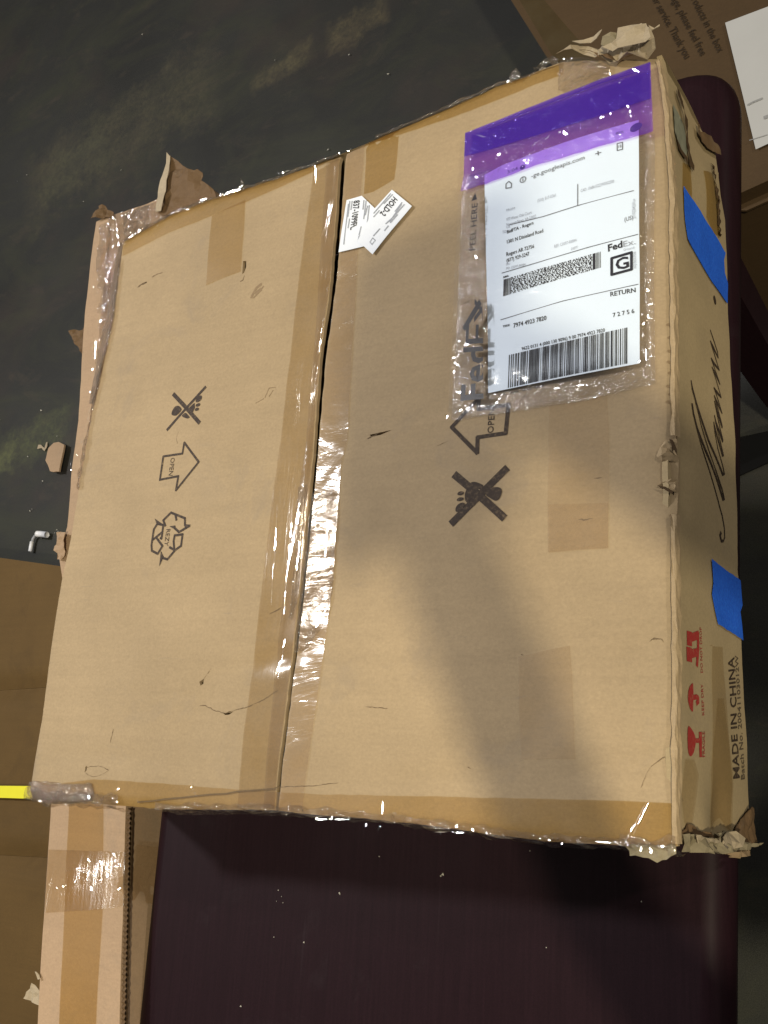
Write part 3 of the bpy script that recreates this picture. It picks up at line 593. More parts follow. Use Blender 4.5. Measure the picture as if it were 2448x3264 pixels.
# rubbed wall/top fold: pale crushed liner along the near top edge
edge_film('crushed_fold', [(0.6159,0.0084),(0.6216,0.0495),(0.6235,0.0838),(0.6256,0.1361),(0.6248,0.1780),(0.6248,0.2245),(0.6244,0.2781),(0.6237,0.3231)], 0.0075, 0.006, M_card, 0.0012, 21.0)
edge_film('crushed_fold', [(0.6232,0.3803),(0.6227,0.4373),(0.6224,0.4887),(0.6213,0.5299),(0.6210,0.5700),(0.6210,0.5966)], 0.0075, 0.006, M_card, 0.0012, 25.0)
# torn lips around the two punched holes on the fold
crumple('torn_liner', [(0.6096,0.3361),(0.6133,0.3284),(0.6168,0.3259),(0.6201,0.3256),(0.6216,0.3317),(0.6230,0.3363),(0.6222,0.3406),(0.6173,0.3400),(0.6131,0.3402)], 0.0006, 0.0028, M_card, None, 0.003, 130)
crumple('torn_liner', [(0.6101,0.3584),(0.6157,0.3551),(0.6199,0.3531),(0.6224,0.3537),(0.6226,0.3623),(0.6191,0.3627),(0.6150,0.3598)], 0.0006, 0.0030, M_card, None, 0.003, 130)
decals('torn_hole', [[(0.3254,0.0117),(0.3271,0.0183),(0.3329,0.0240),(0.3395,0.0269),(0.3425,0.0176),(0.3358,0.0219),(0.3310,0.0154)], [(0.3581,0.0111),(0.3580,0.0170),(0.3621,0.0235),(0.3619,0.0160)]], wall3, 0.0006, M_slit, WR)
decals('torn_hole', [[(0.6101,0.3581),(0.6160,0.3596),(0.6209,0.3629),(0.6200,0.3649),(0.6157,0.3619)], [(0.6196,0.3256),(0.6217,0.3258),(0.6237,0.3320),(0.6238,0.3364),(0.6214,0.3317)]], top, 0.0038, M_slit, FR)
# small scuffs, cuts and creases on the flaps
cuts = []
for pts, wd in (([(0.0712,0.0683),(0.0782,0.0665),(0.0860,0.0660)], .0016), ([(0.0516,0.0755),(0.0553,0.0731),(0.0641,0.0720)], .003), ([(0.1981,0.1033),(0.2008,0.1020),(0.2026,0.0980)], .0026), ([(0.1394,0.2647),(0.1370,0.2580),(0.1393,0.2519)], .0008), ([(0.2323,0.5207),(0.2447,0.5175),(0.2581,0.5148),(0.2731,0.5086),(0.2877,0.5008)], .0009), ([(0.2016,0.5145),(0.2075,0.5139),(0.2190,0.5184),(0.2323,0.5207)], .0012), ([(0.2000,0.4956),(0.2115,0.4820)], .0007), ([(0.2703,0.4362),(0.2832,0.4304)], .0010), ([(0.0695,0.5763),(0.0711,0.5730),(0.0745,0.5716),(0.0799,0.5710),(0.0868,0.5707),(0.0938,0.5715),(0.1010,0.5738)], .0008), ([(0.0697,0.5770),(0.0746,0.5790),(0.0818,0.5804),(0.0885,0.5795),(0.0949,0.5774),(0.1011,0.5741)], .0004), ([(0.0696,0.5768),(0.0714,0.5717)], .0016), ([(0.0968,0.5729),(0.1016,0.5741)], .0016), ([(0.0992,0.5496),(0.1010,0.5373)], .0012)):
    decal('cut_mark', ragged(pts, wd), top, 0.0003, M_cut, FL)
decals('scuff_mark', [stroke(l_, w_)[i_] for l_, w_ in (([(0.2148,0.1228),(0.2195,0.1149),(0.2249,0.1125)], .003), ([(0.2197,0.1210),(0.2250,0.1179)], .004), ([(0.2136,0.1240),(0.2173,0.1249),(0.2230,0.1206),(0.2280,0.1152)], .0016), ([(0.2446,0.2332),(0.2484,0.2244),(0.2556,0.2249)], .0008), ([(0.2493,0.2329),(0.2533,0.2275)], .0008), ([(0.2343,0.2372),(0.2433,0.2342)], .0007)) for i_ in range(len(l_) - 1)], top, 0.00025, M_inkfaint, FL)
cuts = []
for pts, wd in (([(0.6042,0.4665),(0.6069,0.4655),(0.6123,0.4659),(0.6129,0.4683)], .0008), ([(0.4305,0.3050),(0.4404,0.3021)], .0006), ([(0.5086,0.4746),(0.5102,0.4752)], .004), ([(0.5634,0.3473),(0.5695,0.3474)], .0009), ([(0.5516,0.3773),(0.5629,0.3779)], .0018), ([(0.6035,0.5497),(0.6082,0.5454),(0.6124,0.5434),(0.6182,0.5422)], .0013), ([(0.5970,0.5641),(0.6004,0.5551),(0.6035,0.5497)], .0006), ([(0.6033,0.4675),(0.6055,0.4663),(0.6116,0.4660),(0.6129,0.4677)], .0008), ([(0.3773,0.5137),(0.3977,0.5147)], .0009), ([(0.4689,0.5557),(0.4710,0.5567)], .003), ([(0.2958,0.5789),(0.3332,0.5758),(0.3570,0.5722)], .0007), ([(0.3753,0.2855),(0.3614,0.2897)], .0014)):
    decal('cut_mark', ragged(pts, wd), top, 0.0003, M_cut, FR)
# the long fold line on the front tape
decal('fold_line', [q for q in stroke([(0.1431,0.5995),(0.1605,0.5976),(0.1760,0.5952),(0.1988,0.5923),(0.2136,0.5902),(0.2283,0.5883),(0.2456,0.5867),(0.2567,0.5844),(0.2776,0.5822),(0.2979,0.5799)], .0009)], top, 0.0014, M_cut, FL)
# perforated score line beside the near fold
perf = []
for (x, y) in [(0.6215,0.3802),(0.6212,0.3873),(0.6215,0.3936),(0.6204,0.3801),(0.6207,0.4057),(0.6208,0.4123),(0.6207,0.4188),(0.6206,0.4253),(0.6205,0.4314),(0.6206,0.4383),(0.6205,0.4447),(0.6225,0.2855),(0.6206,0.2907),(0.6195,0.2850),(0.6192,0.2969),(0.6208,0.2746),(0.6203,0.2664),(0.6206,0.2579),(0.6210,0.2469),(0.6202,0.2368),(0.6239,0.0895),(0.6245,0.1034),(0.6245,0.1143),(0.6249,0.1252)]:
    perf.append(ellipse((x, y), 0.0022, 0.0013, random.uniform(-.5, .5), 8))
decal('score_line', perf, top, 0.0003, M_inkfaint, FR)

# ---- printing on the flaps
def bars(pts, wd): return [q for q in stroke(pts, wd)]
LI = 0.00035
foot1 = bars([(0.1234,0.2476),(0.1451,0.2288),(0.1676,0.2099)], 0.0031) + bars([(0.1256,0.2105),(0.1463,0.2288),(0.1657,0.2465)], 0.0040)
foot1 += [smoothpoly([(0.1271,0.2278),(0.1297,0.2243),(0.1333,0.2237),(0.1366,0.2252),(0.1402,0.2289),(0.1371,0.2322),(0.1337,0.2346),(0.1287,0.2337),(0.1262,0.2318)]), [(0.1559,0.2244),(0.1573,0.2296),(0.1553,0.2343),(0.1493,0.2288),(0.1531,0.2259)], smoothpoly([(0.1406,0.2357),(0.1432,0.2339),(0.1457,0.2331),(0.1492,0.2360),(0.1527,0.2394),(0.1492,0.2400),(0.1441,0.2381)], 1)]
foot1 += [smoothpoly([(0.1577,0.2244),(0.1568,0.2220),(0.1592,0.2184),(0.1633,0.2176),(0.1651,0.2193),(0.1646,0.2226),(0.1613,0.2245)]), smoothpoly([(0.1580,0.2283),(0.1580,0.2263),(0.1627,0.2256),(0.1641,0.2273),(0.1632,0.2291),(0.1596,0.2293)]), smoothpoly([(0.1575,0.2325),(0.1580,0.2307),(0.1609,0.2300),(0.1633,0.2315),(0.1626,0.2333),(0.1591,0.2337)])]
decal('no_step_symbol', foot1, top, LI, M_ink, FL)
foot2 = bars([(0.4475,0.3707),(0.4707,0.3508),(0.4928,0.3320)], 0.0062) + bars([(0.4487,0.3321),(0.4707,0.3511),(0.4913,0.3701)], 0.0062)
foot2 += [smoothpoly([(0.4806,0.3458),(0.4845,0.3455),(0.4881,0.3463),(0.4899,0.3485),(0.4892,0.3524),(0.4873,0.3559),(0.4843,0.3567),(0.4818,0.3553),(0.4749,0.3506)], 1), smoothpoly([(0.4622,0.3400),(0.4646,0.3392),(0.4684,0.3400),(0.4750,0.3436),(0.4705,0.3471)], 1), [(0.4597,0.3446),(0.4660,0.3508),(0.4600,0.3559),(0.4585,0.3539),(0.4579,0.3492),(0.4587,0.3463)]]
foot2 += [smoothpoly([(0.4511,0.3485),(0.4521,0.3463),(0.4549,0.3458),(0.4574,0.3469),(0.4566,0.3487),(0.4538,0.3493)]), smoothpoly([(0.4508,0.3534),(0.4515,0.3514),(0.4545,0.3506),(0.4573,0.3515),(0.4568,0.3534),(0.4534,0.3539)]), smoothpoly([(0.4498,0.3617),(0.4504,0.3577),(0.4541,0.3553),(0.4578,0.3554),(0.4585,0.3573),(0.4562,0.3605),(0.4525,0.3628)])]
decal('no_step_symbol', foot2, top, LI, M_ink, FR)
p = Print(top, LI); p.line([(0.1223,0.2752),(0.1479,0.2756),(0.1487,0.2644),(0.1704,0.2868),(0.1452,0.3125),(0.1460,0.2982),(0.1219,0.2992),(0.1223,0.2752)], 0.0022)
p.text('OPEN', [(0.1387,0.2782),(0.1329,0.2782),(0.1388,0.2970),(0.1330,0.2960)]); p.build('open_arrow', M_ink, FL)
p = Print(top, LI); p.line([(0.4433,0.2907),(0.4677,0.2692),(0.4672,0.2791),(0.4936,0.2796),(0.4919,0.3029),(0.4672,0.3028),(0.4674,0.3158),(0.4433,0.2907)], 0.0033)
p.text('OPEN', [(0.4755,0.3007),(0.4811,0.3011),(0.4760,0.2808),(0.4819,0.2811)], 0.004); p.build('open_arrow', M_ink, FR)
p = Print(top, LI)
for l in ([(0.1366,0.3466),(0.1330,0.3408),(0.1423,0.3342),(0.1609,0.3413),(0.1619,0.3479)], [(0.1485,0.3373),(0.1504,0.3422)], [(0.1679,0.3493),(0.1553,0.3543),(0.1482,0.3492)], [(0.1521,0.3717),(0.1499,0.3628),(0.1504,0.3572),(0.1603,0.3569),(0.1601,0.3680),(0.1527,0.3717),(0.1456,0.3683)], [(0.1527,0.3719),(0.1439,0.3797),(0.1373,0.3778)], [(0.1343,0.3457),(0.1254,0.3436),(0.1214,0.3487),(0.1206,0.3642),(0.1219,0.3697),(0.1303,0.3734),(0.1358,0.3662),(0.1266,0.3578)], [(0.1213,0.3592),(0.1321,0.3531)], [(0.1337,0.3462),(0.1334,0.3588),(0.1317,0.3582)]): p.line(l, 0.0023)
for l in ([(0.1606,0.3471),(0.1695,0.3483),(0.1631,0.3521)], [(0.1421,0.3476),(0.1498,0.3474),(0.1505,0.3516)], [(0.1342,0.3862),(0.1387,0.3767),(0.1345,0.3710)], [(0.1211,0.3380),(0.1342,0.3455),(0.1249,0.3440)]): p.poly(l, 0.0001)
p.text('REZY', [(0.1440,0.3502),(0.1386,0.3502),(0.1437,0.3672),(0.1382,0.3661)]); p.build('recycling_mark', M_ink, FL)

# ---- printing on the near side
p = Print(wall3, 0.0005); p.text('MADE IN CHINA', [(0.5520,0.1188),(0.5507,0.1337),(0.4629,0.1182),(0.4602,0.1328)], 0.012); p.build('side_print', M_ink, WR)
p = Print(wall3, 0.0005); p.text('Batch No. 20041103012W', [(0.5520,0.1365),(0.5509,0.1466),(0.4590,0.1344),(0.4574,0.1423)], 0.004); p.build('side_print', plain('worn_black_print', (0.10, 0.075, 0.05), 0.6, 0.2, 0.6, 600), WR)
p = Print(wall3, 0.0005)
p.poly(smoothpoly([(0.5205,0.0289),(0.5216,0.0345),(0.5253,0.0418),(0.5290,0.0441),(0.5338,0.0426),(0.5391,0.0385),(0.5413,0.0322),(0.5381,0.0279),(0.5281,0.0270)], 1)); p.poly([(0.5285,0.0416),(0.5271,0.0545),(0.5304,0.0543),(0.5313,0.0414)]); p.poly([(0.5233,0.0503),(0.5229,0.0560),(0.5400,0.0549),(0.5403,0.0503)])
p.poly(smoothpoly([(0.4908,0.0395),(0.4914,0.0420),(0.5103,0.0409),(0.5106,0.0376),(0.5080,0.0328),(0.5023,0.0293),(0.4952,0.0317)], 1)); p.line([(0.5007,0.0407),(0.4995,0.0485),(0.5000,0.0518),(0.5023,0.0516),(0.5039,0.0482)], 0.0035)
p.line([(0.4546,0.0525),(0.4659,0.0531),(0.4770,0.0511)], 0.0042); p.line([(0.4604,0.0354),(0.4555,0.0525)], 0.006); p.line([(0.4609,0.0321),(0.4606,0.0371)], 0.010); p.line([(0.4714,0.0360),(0.4678,0.0525)], 0.006); p.line([(0.4720,0.0315),(0.4717,0.0373)], 0.010)
p.text('FRAGILE', [(0.5400,0.0557),(0.5395,0.0610),(0.5226,0.0569),(0.5220,0.0621)]); p.text('KEEP DRY', [(0.5114,0.0576),(0.5108,0.0621),(0.4896,0.0577),(0.4889,0.0625)]); p.text('DO NOT DROP', [(0.4815,0.0582),(0.4809,0.0628),(0.4496,0.0550),(0.4487,0.0593)])
p.build('handling_symbols', M_red, WR)
mar = [(0.3669,0.1087),(0.3698,0.1063),(0.3732,0.1089),(0.3725,0.1139),(0.3684,0.1175),(0.3613,0.1171),(0.3520,0.1128),(0.3395,0.1003),(0.3254,0.0841),(0.3109,0.0682),(0.2981,0.0559),(0.2884,0.0494),(0.2817,0.0478),(0.2888,0.0500),(0.2979,0.0566),(0.3067,0.0702),(0.3161,0.0848),(0.3271,0.1013),(0.3379,0.1154),(0.3371,0.1184),(0.3310,0.1135),(0.3206,0.0983),(0.3073,0.0820),(0.2930,0.0661),(0.2784,0.0554),(0.2625,0.0476),(0.2685,0.0495),(0.2766,0.0555),(0.2887,0.0680),(0.2998,0.0825),(0.3093,0.0992),(0.3177,0.1135),(0.3164,0.1180),(0.3100,0.1134),(0.2993,0.1035),(0.2873,0.0980),(0.2798,0.0961),(0.2864,0.1009),(0.2943,0.1075),(0.3016,0.1141),(0.3013,0.1164),(0.2931,0.1112),(0.2819,0.1031),(0.2736,0.0977),(0.2786,0.1015),(0.2846,0.1101),(0.2893,0.1152),(0.2884,0.1160),(0.2774,0.1088),(0.2617,0.0975),(0.2669,0.1025),(0.2722,0.1093),(0.2773,0.1151),(0.2765,0.1155),(0.2656,0.1062),(0.2572,0.0968),(0.2604,0.1030),(0.2653,0.1164),(0.2577,0.1068),(0.2505,0.0965),(0.2518,0.1036),(0.2521,0.1153),(0.2438,0.1061),(0.2327,0.0961),(0.2352,0.1013),(0.2410,0.1136),(0.2338,0.1050),(0.2251,0.0956),(0.2272,0.1019),(0.2281,0.1147),(0.2183,0.1044),(0.2104,0.0948),(0.2137,0.1029),(0.2176,0.1136),(0.2133,0.1121),(0.2069,0.1034),(0.2009,0.0948)]
wd = []
for i in range(len(mar)):
    q = Vector(mar[min(i + 1, len(mar) - 1)]) - Vector(mar[max(i - 1, 0)])
    wd.append(0.0030 if q.x > 0 else 0.0015)
p = Print(wall3, 0.0005); p.line(mar, 0.002, wd); p.poly(ellipse([(0.1679,0.1082)][0], 0.004, 0.003, 0.3)); p.build('script_lettering', M_ink, WR)

# ------------------------------------------------------------------ stickers, tape and pouch laid on the carton
def P3(l): return lambda a, b, x=0.0: top(a, b, l + x)
C0 = lambda p, c: (W(p[0], p[1], -c))
def on_top(name, ctr, label, cat, group=None): return thing(name, W(ctr[0], ctr[1], -0.001), label, cat, group)
s1 = on_top('sticker', [(0.3275,0.0767)][0], 'white sticker printed 837-1099FL lying along the open seam of the large carton', 'sticker')
paper = sheet('sticker_paper', [(0.3156,0.1011),(0.3202,0.0480),(0.3371,0.0482),(0.3525,0.0654),(0.3613,0.0795),(0.3441,0.1023)], P3(0.0020), M_sticker, s1, 0.008, 0.0003)
Print(top, 0.0024).text('837-1099FL', [(0.3359,0.0523),(0.3289,0.0514),(0.3344,0.0801),(0.3274,0.0817)], 0.018).build('lettering', M_black, s1)
p = Print(top, 0.0024)
for l in ([(0.3243,0.0506),(0.3234,0.0664)], [(0.3269,0.0513),(0.3263,0.0601)], [(0.3229,0.0532),(0.3211,0.0944)], [(0.3255,0.0694),(0.3247,0.0786)], [(0.3401,0.0542),(0.3398,0.0633)], [(0.3426,0.0553),(0.3416,0.0738)], [(0.3447,0.0612),(0.3429,0.0701)], [(0.3466,0.0611),(0.3460,0.0785)], [(0.3394,0.0814),(0.3378,0.0891)], [(0.3455,0.0883),(0.3446,0.0961)], [(0.3379,0.0903),(0.3371,0.0953)]): p.line(l, 0.0011)
p.line([(0.3391,0.0901),(0.3436,0.0915),(0.3431,0.0972),(0.3390,0.0961),(0.3391,0.0901)], 0.0007); p.poly(ellipse([(0.3412,0.0935)][0], 0.0016, 0.0016, 0)); p.build('small_print', M_grey, s1)
s2 = on_top('sticker', [(0.3691,0.0848)][0], 'tilted white sticker printed HOLD-2 overlapping the sticker beside the seam', 'sticker')
sheet('sticker_paper', [(0.3708,0.0523),(0.3934,0.0757),(0.3544,0.1135),(0.3441,0.1026),(0.3367,0.0953),(0.3530,0.0668)], P3(0.0027), M_sticker, s2, 0.008, 0.0003)
Print(top, 0.0031).text('HOLD-2', [(0.3785,0.0659),(0.3734,0.0603),(0.3656,0.0793),(0.3596,0.0737)], 0.022).build('lettering', M_black, s2)
p = Print(top, 0.0031)
for l in ([(0.3720,0.0579),(0.3634,0.0647)], [(0.3698,0.0564),(0.3529,0.0717)], [(0.3589,0.0707),(0.3532,0.0755)], [(0.3829,0.0694),(0.3763,0.0765)], [(0.3855,0.0722),(0.3748,0.0818)], [(0.3825,0.0713),(0.3715,0.0855)], [(0.3789,0.0806),(0.3722,0.0868)], [(0.3748,0.0818),(0.3674,0.0866)], [(0.3610,0.0901),(0.3546,0.0953)], [(0.3700,0.0896),(0.3666,0.0933)]): p.line(l, 0.0012)
p.line([(0.3539,0.0971),(0.3569,0.1005),(0.3534,0.1036),(0.3511,0.1004),(0.3539,0.0971)], 0.0007); p.build('small_print', M_grey, s2)

# blue tape on the near side
def on_wall(name, bc, label, cat, group): return thing(name, wall3(bc[0], bc[1], 0.001), label, cat, group)
def wl(l): return lambda b, c, x=0.0: wall3(b, c, l + x)
sheet('blue_tape', [(0.1000,0.0387),(0.1010,0.0615),(0.1053,0.0874),(0.1063,0.1197),(0.1096,0.1384),(0.1187,0.1335),(0.1300,0.1350),(0.1368,0.1427),(0.1567,0.1401),(0.1559,0.1206),(0.1549,0.1009),(0.1494,0.0726),(0.1434,0.0456),(0.1301,0.0407)], wl(0.0016), M_blue, None, 0.006, 0.0003, (), 0.0003)
tag(bpy.data.objects['blue_tape'], 'long slanted strip of blue masking tape across the far end of the carton side', 'tape', 'blue tape on the carton side')
o = sheet('blue_tape', [(0.3939,0.0813),(0.3954,0.1085),(0.3967,0.1501),(0.4065,0.1515),(0.4164,0.1529),(0.4225,0.1467),(0.4321,0.1497),(0.4444,0.1524),(0.4426,0.1268),(0.4412,0.0932),(0.4318,0.0876),(0.4207,0.0821),(0.4110,0.0856)], wl(0.0016), M_blue, None, 0.006, 0.0003, (), 0.0003)
tag(o, 'squarish torn piece of blue masking tape above the red handling symbols', 'tape', 'blue tape on the carton side')

# shipping pouch -----------------------------------------------------------
pouch = on_top('shipping_pouch', [(0.5384,0.1699)][0], 'clear plastic document pouch with purple flap stuck on the carton, holding a white shipping label', 'pouch')
def wav(l, amp, s=45):
    return lambda a, b, x=0.0: top(a, b, l + x + amp * (0.5 + noise.noise(Vector((a * s, b * s, 2.2)))) * 0.7)
back = sheet('pouch_back', [(0.4480,0.0605),(0.4423,0.0834),(0.4437,0.1667),(0.4443,0.2301),(0.4429,0.2853),(0.4933,0.2864),(0.5525,0.2864),(0.6103,0.2820),(0.6102,0.2003),(0.6120,0.0744),(0.5368,0.0642)], P3(0.0010), M_pouch, pouch, 0.01)
def pap(l): return lambda a, b, x=0.0: top(a, b, 0.0022 + l + x + 0.0030 * math.sin((a - 0.46) * 14) ** 2 + 0.0004 * math.sin(b * 31 + a * 9))
label = sheet('label_paper', [(0.4651,0.0663),(0.4826,0.0623),(0.5368,0.0606),(0.6006,0.0610),(0.6003,0.1451),(0.6002,0.2660),(0.5397,0.2670),(0.4766,0.2679),(0.4712,0.1679)], pap(0), M_white, pouch, 0.01, 0.0002)
PL = 0.0003
k = Print(pap(0), PL)       # black print
k.text('1301 N Dixieland Road', [(0.4890,0.1355),(0.4894,0.1390),(0.5214,0.1343),(0.5218,0.1378)], .01); k.text('BidFTA - Rogers', [(0.4887,0.1264),(0.4891,0.1297),(0.5127,0.1248),(0.5131,0.1280)], .012); k.text('Rogers AR 72756', [(0.4887,0.1466),(0.4891,0.1502),(0.5138,0.1462),(0.5141,0.1496)], .01); k.text('(877) 929-3247', [(0.4889,0.1524),(0.4893,0.1559),(0.5095,0.1516),(0.5099,0.1551)], .008)
k.text('Fed', [(0.5758,0.1632),(0.5761,0.1692),(0.5872,0.1626),(0.5875,0.1683)], .03)
k.line([(0.5788,0.1755),(0.5943,0.1745),(0.5942,0.1885),(0.5788,0.1893),(0.5788,0.1755)], 0.0022); k.text('G', [(0.5813,0.1764),(0.5821,0.1864),(0.5917,0.1763),(0.5926,0.1862)], .025)
k.text('RETURN', [(0.5776,0.2033),(0.5778,0.2072),(0.5971,0.2040),(0.5973,0.2080)], .016); k.text('7 2 7 5 6', [(0.5796,0.2214),(0.5801,0.2251),(0.5960,0.2213),(0.5965,0.2250)], .012)
k.text('TRK#', [(0.4874,0.2113),(0.4875,0.2132),(0.4935,0.2112),(0.4936,0.2131)], .02); k.text('7974 4923 7820', [(0.4968,0.2116),(0.4972,0.2155),(0.5256,0.2113),(0.5259,0.2152)], .016)
k.text('9622 0131 4 (000 130 9096) 9 00 7974 4923 7820', [(0.5050,0.2341),(0.5054,0.2371),(0.5737,0.2326),(0.5740,0.2357)], .008); k.text('RMA:', [(0.4866,0.1675),(0.4866,0.1695),(0.4916,0.1673),(0.4917,0.1693)], .02)
k.build('label_print', M_black, label)
k = Print(pap(0), PL + 0.0001)   # thin print and rules
k.text('-ge.googleapis.com', [(0.5095,0.0801),(0.5099,0.0844),(0.5563,0.0783),(0.5566,0.0824)]); k.text('+', [(0.5650,0.0773),(0.5656,0.0835),(0.5702,0.0775),(0.5708,0.0837)]); k.line([(0.5834,0.0769),(0.5877,0.0771),(0.5877,0.0834),(0.5834,0.0831),(0.5834,0.0769)], 0.0007); k.text('18', [(0.5841,0.0786),(0.5844,0.0812),(0.5867,0.0785),(0.5869,0.0812)])
k.line([(0.4865,0.0866),(0.4865,0.0824),(0.4891,0.0808),(0.4917,0.0837),(0.4915,0.0874),(0.4865,0.0866)], 0.0008)
ci = ellipse([(0.5022,0.0833)][0], 0.0026, 0.0026, 0, 16); k.line(ci + [ci[0]], 0.0007); k.line([(0.5021,0.0829),(0.5022,0.0847)], 0.0008); k.line([(0.5021,0.0815),(0.5021,0.0819)], 0.0008)
k.line([(0.4909,0.1222),(0.5215,0.1237),(0.5513,0.1229),(0.5963,0.1224)], 0.0006); k.line([(0.5511,0.1036),(0.5513,0.1229)], 0.0006); k.line([(0.4852,0.1644),(0.5180,0.1634),(0.5593,0.1616),(0.5994,0.1607)], 0.0006); k.line([(0.4853,0.2059),(0.5388,0.2023),(0.5992,0.2019)], 0.0006)
k.text('(US)', [(0.5890,0.1436),(0.5893,0.1475),(0.5957,0.1433),(0.5959,0.1471)])
k.build('label_print', M_mid, label)
k = Print(pap(0), PL + 0.0002)   # grey small print
k.text('FROM', [(0.4878,0.1066),(0.4879,0.1089),(0.4955,0.1070),(0.4956,0.1093)]); k.text('977 Water Oak Court', [(0.4881,0.1151),(0.4881,0.1181),(0.5111,0.1151),(0.5112,0.1180)]); k.text('Newport News, VA 23602', [(0.4882,0.1199),(0.4883,0.1228),(0.5151,0.1197),(0.5152,0.1226)]); k.text('TO', [(0.4847,0.1259),(0.4848,0.1289),(0.4881,0.1257),(0.4882,0.1286)]); k.text('US', [(0.4883,0.1225),(0.4884,0.1249),(0.4914,0.1225),(0.4915,0.1248)])
k.text('(510) 517-0361', [(0.5162,0.1061),(0.5163,0.1093),(0.5323,0.1059),(0.5324,0.1088)]); k.text('CAD: 106861022/WSXI2500', [(0.5537,0.1089),(0.5537,0.1118),(0.5808,0.1082),(0.5811,0.1111)]); k.text('REF: C0097-88884', [(0.5317,0.1519),(0.5318,0.1547),(0.5502,0.1514),(0.5505,0.1539)]); k.text('DEPT:', [(0.5461,0.1583),(0.5461,0.1605),(0.5518,0.1578),(0.5518,0.1600)]); k.text('INV:', [(0.4890,0.1564),(0.4891,0.1587),(0.4924,0.1564),(0.4925,0.1587)]); k.text('PO: C0097-88884', [(0.4892,0.1602),(0.4892,0.1625),(0.5064,0.1610),(0.5065,0.1632)])
k.text('Ex.', [(0.5880,0.1636),(0.5882,0.1685),(0.5973,0.1633),(0.5975,0.1684)]); k.text('Ground', [(0.5882,0.1698),(0.5882,0.1719),(0.5965,0.1698),(0.5965,0.1719)]); k.text('J211022042501uv', [(0.5949,0.1466),(0.5976,0.1468),(0.5950,0.1295),(0.5977,0.1298)]); k.text('555J1/B62A/FE4A', [(0.5955,0.1883),(0.5976,0.1885),(0.5958,0.1744),(0.5977,0.1743)])
k.build('label_print', M_grey, label)
# stacked 2D code and the linear bar code
k = Print(pap(0), PL); q = [(0.4870,0.1707),(0.4869,0.1856),(0.5703,0.1677),(0.5703,0.1812)]; rnd = random.Random(3)
def cell(x0, x1, y0, y1): k.poly([bil(q, x0, y0), bil(q, x1, y0), bil(q, x1, y1), bil(q, x0, y1)])
cell(0, .028, 0, 1); cell(.033, .040, 0, 1); cell(.045, .052, 0, 1); cell(.060, .067, 0, 1); cell(.92, .948, 0, 1); cell(.955, .960, 0, 1); cell(.966, .971, 0, 1); cell(.978, .983, 0, 1); cell(.992, .997, 0, 1)
nr, nc = 19, 105
for r in range(nr):
    c = 0
    while c < nc:
        L = rnd.choice((1, 1, 1, 2, 2, 3)); g = rnd.choice((1, 1, 2, 2, 3))
        x0 = .075 + .84 * c / nc; x1 = .075 + .84 * min(nc, c + L) / nc
        cell(x0, x1, r / nr, (r + 1) / nr); c += L + g
k.build('data_matrix_print', M_black, label)
k = Print(pap(0), PL); q = [(0.4943,0.2388),(0.4943,0.2669),(0.5928,0.2357),(0.5927,0.2646)]; x = 0.0; rnd = random.Random(11)
while x < 0.985:
    wdt = rnd.choice((.004, .004, .0045, .008, .008, .0125)); cell(x, min(1, x + wdt), 0, 1); x += wdt + rnd.choice((.004, .004, .0045, .0085, .011))
k.build('barcode_print', M_black, label)
_pc = [(0.4645,0.0747),(0.6014,0.0624),(0.6002,0.2660),(0.4766,0.2679)]
def film_w(a, b):
    ins = min(a - 0.4645, 0.603 - a, 0.265 - b)             # film is tight over the paper and puckers around it
    k = 0.0003 if ins > 0 else min(1.0, -ins / 0.008) * 0.0028
    n = 1 - abs(noise.noise(Vector((a * 95, b * 60, 1.1)))) * 2.0
    return max(0.0, k * n + k * 0.5)
_pe = [(0.4652,0.0703),(0.4766,0.2679)]
def onfilm(a, b, x=0.0):
    u = (b - _pe[0][1]) / (_pe[1][1] - _pe[0][1]); lim = _pe[0][0] + u * (_pe[1][0] - _pe[0][0]) - 0.0006
    return top(min(a, lim), b, 0.0022 + x)
p = Print(onfilm, 0.0072); p.text('Fed', [(0.4546,0.2736),(0.4785,0.2752),(0.4552,0.2271),(0.4783,0.2298)], 0.022); p.text('Ex', [(0.4562,0.2245),(0.4785,0.2271),(0.4562,0.1839),(0.4776,0.1869)], 0.0); p.poly([(0.4688,0.1867),(0.4538,0.2095),(0.4569,0.2129),(0.4710,0.1920)], 0); p.build('pouch_print', M_film_ink, pouch)
p = Print(onfilm, 0.0072); p.text('PEEL HERE', [(0.4570,0.1404),(0.4629,0.1407),(0.4576,0.0960),(0.4633,0.0967)], 0.012); p.poly([(0.4571,0.0933),(0.4628,0.0932),(0.4608,0.0862)]); p.build('pouch_print', M_film_ink, pouch)
# front film over the paper, then the purple flap
sheet('pouch_film', [(0.4480,0.0605),(0.4423,0.0834),(0.4428,0.1665),(0.4437,0.2300),(0.4423,0.2846),(0.4933,0.2862),(0.5525,0.2861),(0.6100,0.2817),(0.6099,0.2003),(0.6117,0.0771),(0.5650,0.0761),(0.5139,0.0761),(0.4675,0.0762)], lambda a, b, x=0.0: pap(0)(a, b, 0.0007 + x + film_w(a, b)), M_front, pouch, 0.005)
fl1 = [*[(0.4449,0.0188),(0.4788,0.0176),(0.5222,0.0163),(0.5634,0.0148),(0.6106,0.0123),(0.6114,0.0344),(0.6119,0.0529),(0.6124,0.0762),(0.6005,0.0768),(0.5650,0.0756),(0.5381,0.0763),(0.5138,0.0746),(0.4923,0.0758),(0.4675,0.0768),(0.4429,0.0762),(0.4459,0.0627)]]
sheet('purple_flap', fl1, lambda a, b, x=0.0: pap(0)(a, b, 0.0014 + x + 0.0012 * max(0, 1 - abs(noise.noise(Vector((a * 70, b * 45, 4.1)))) * 2.5)), M_purple, pouch, 0.005)
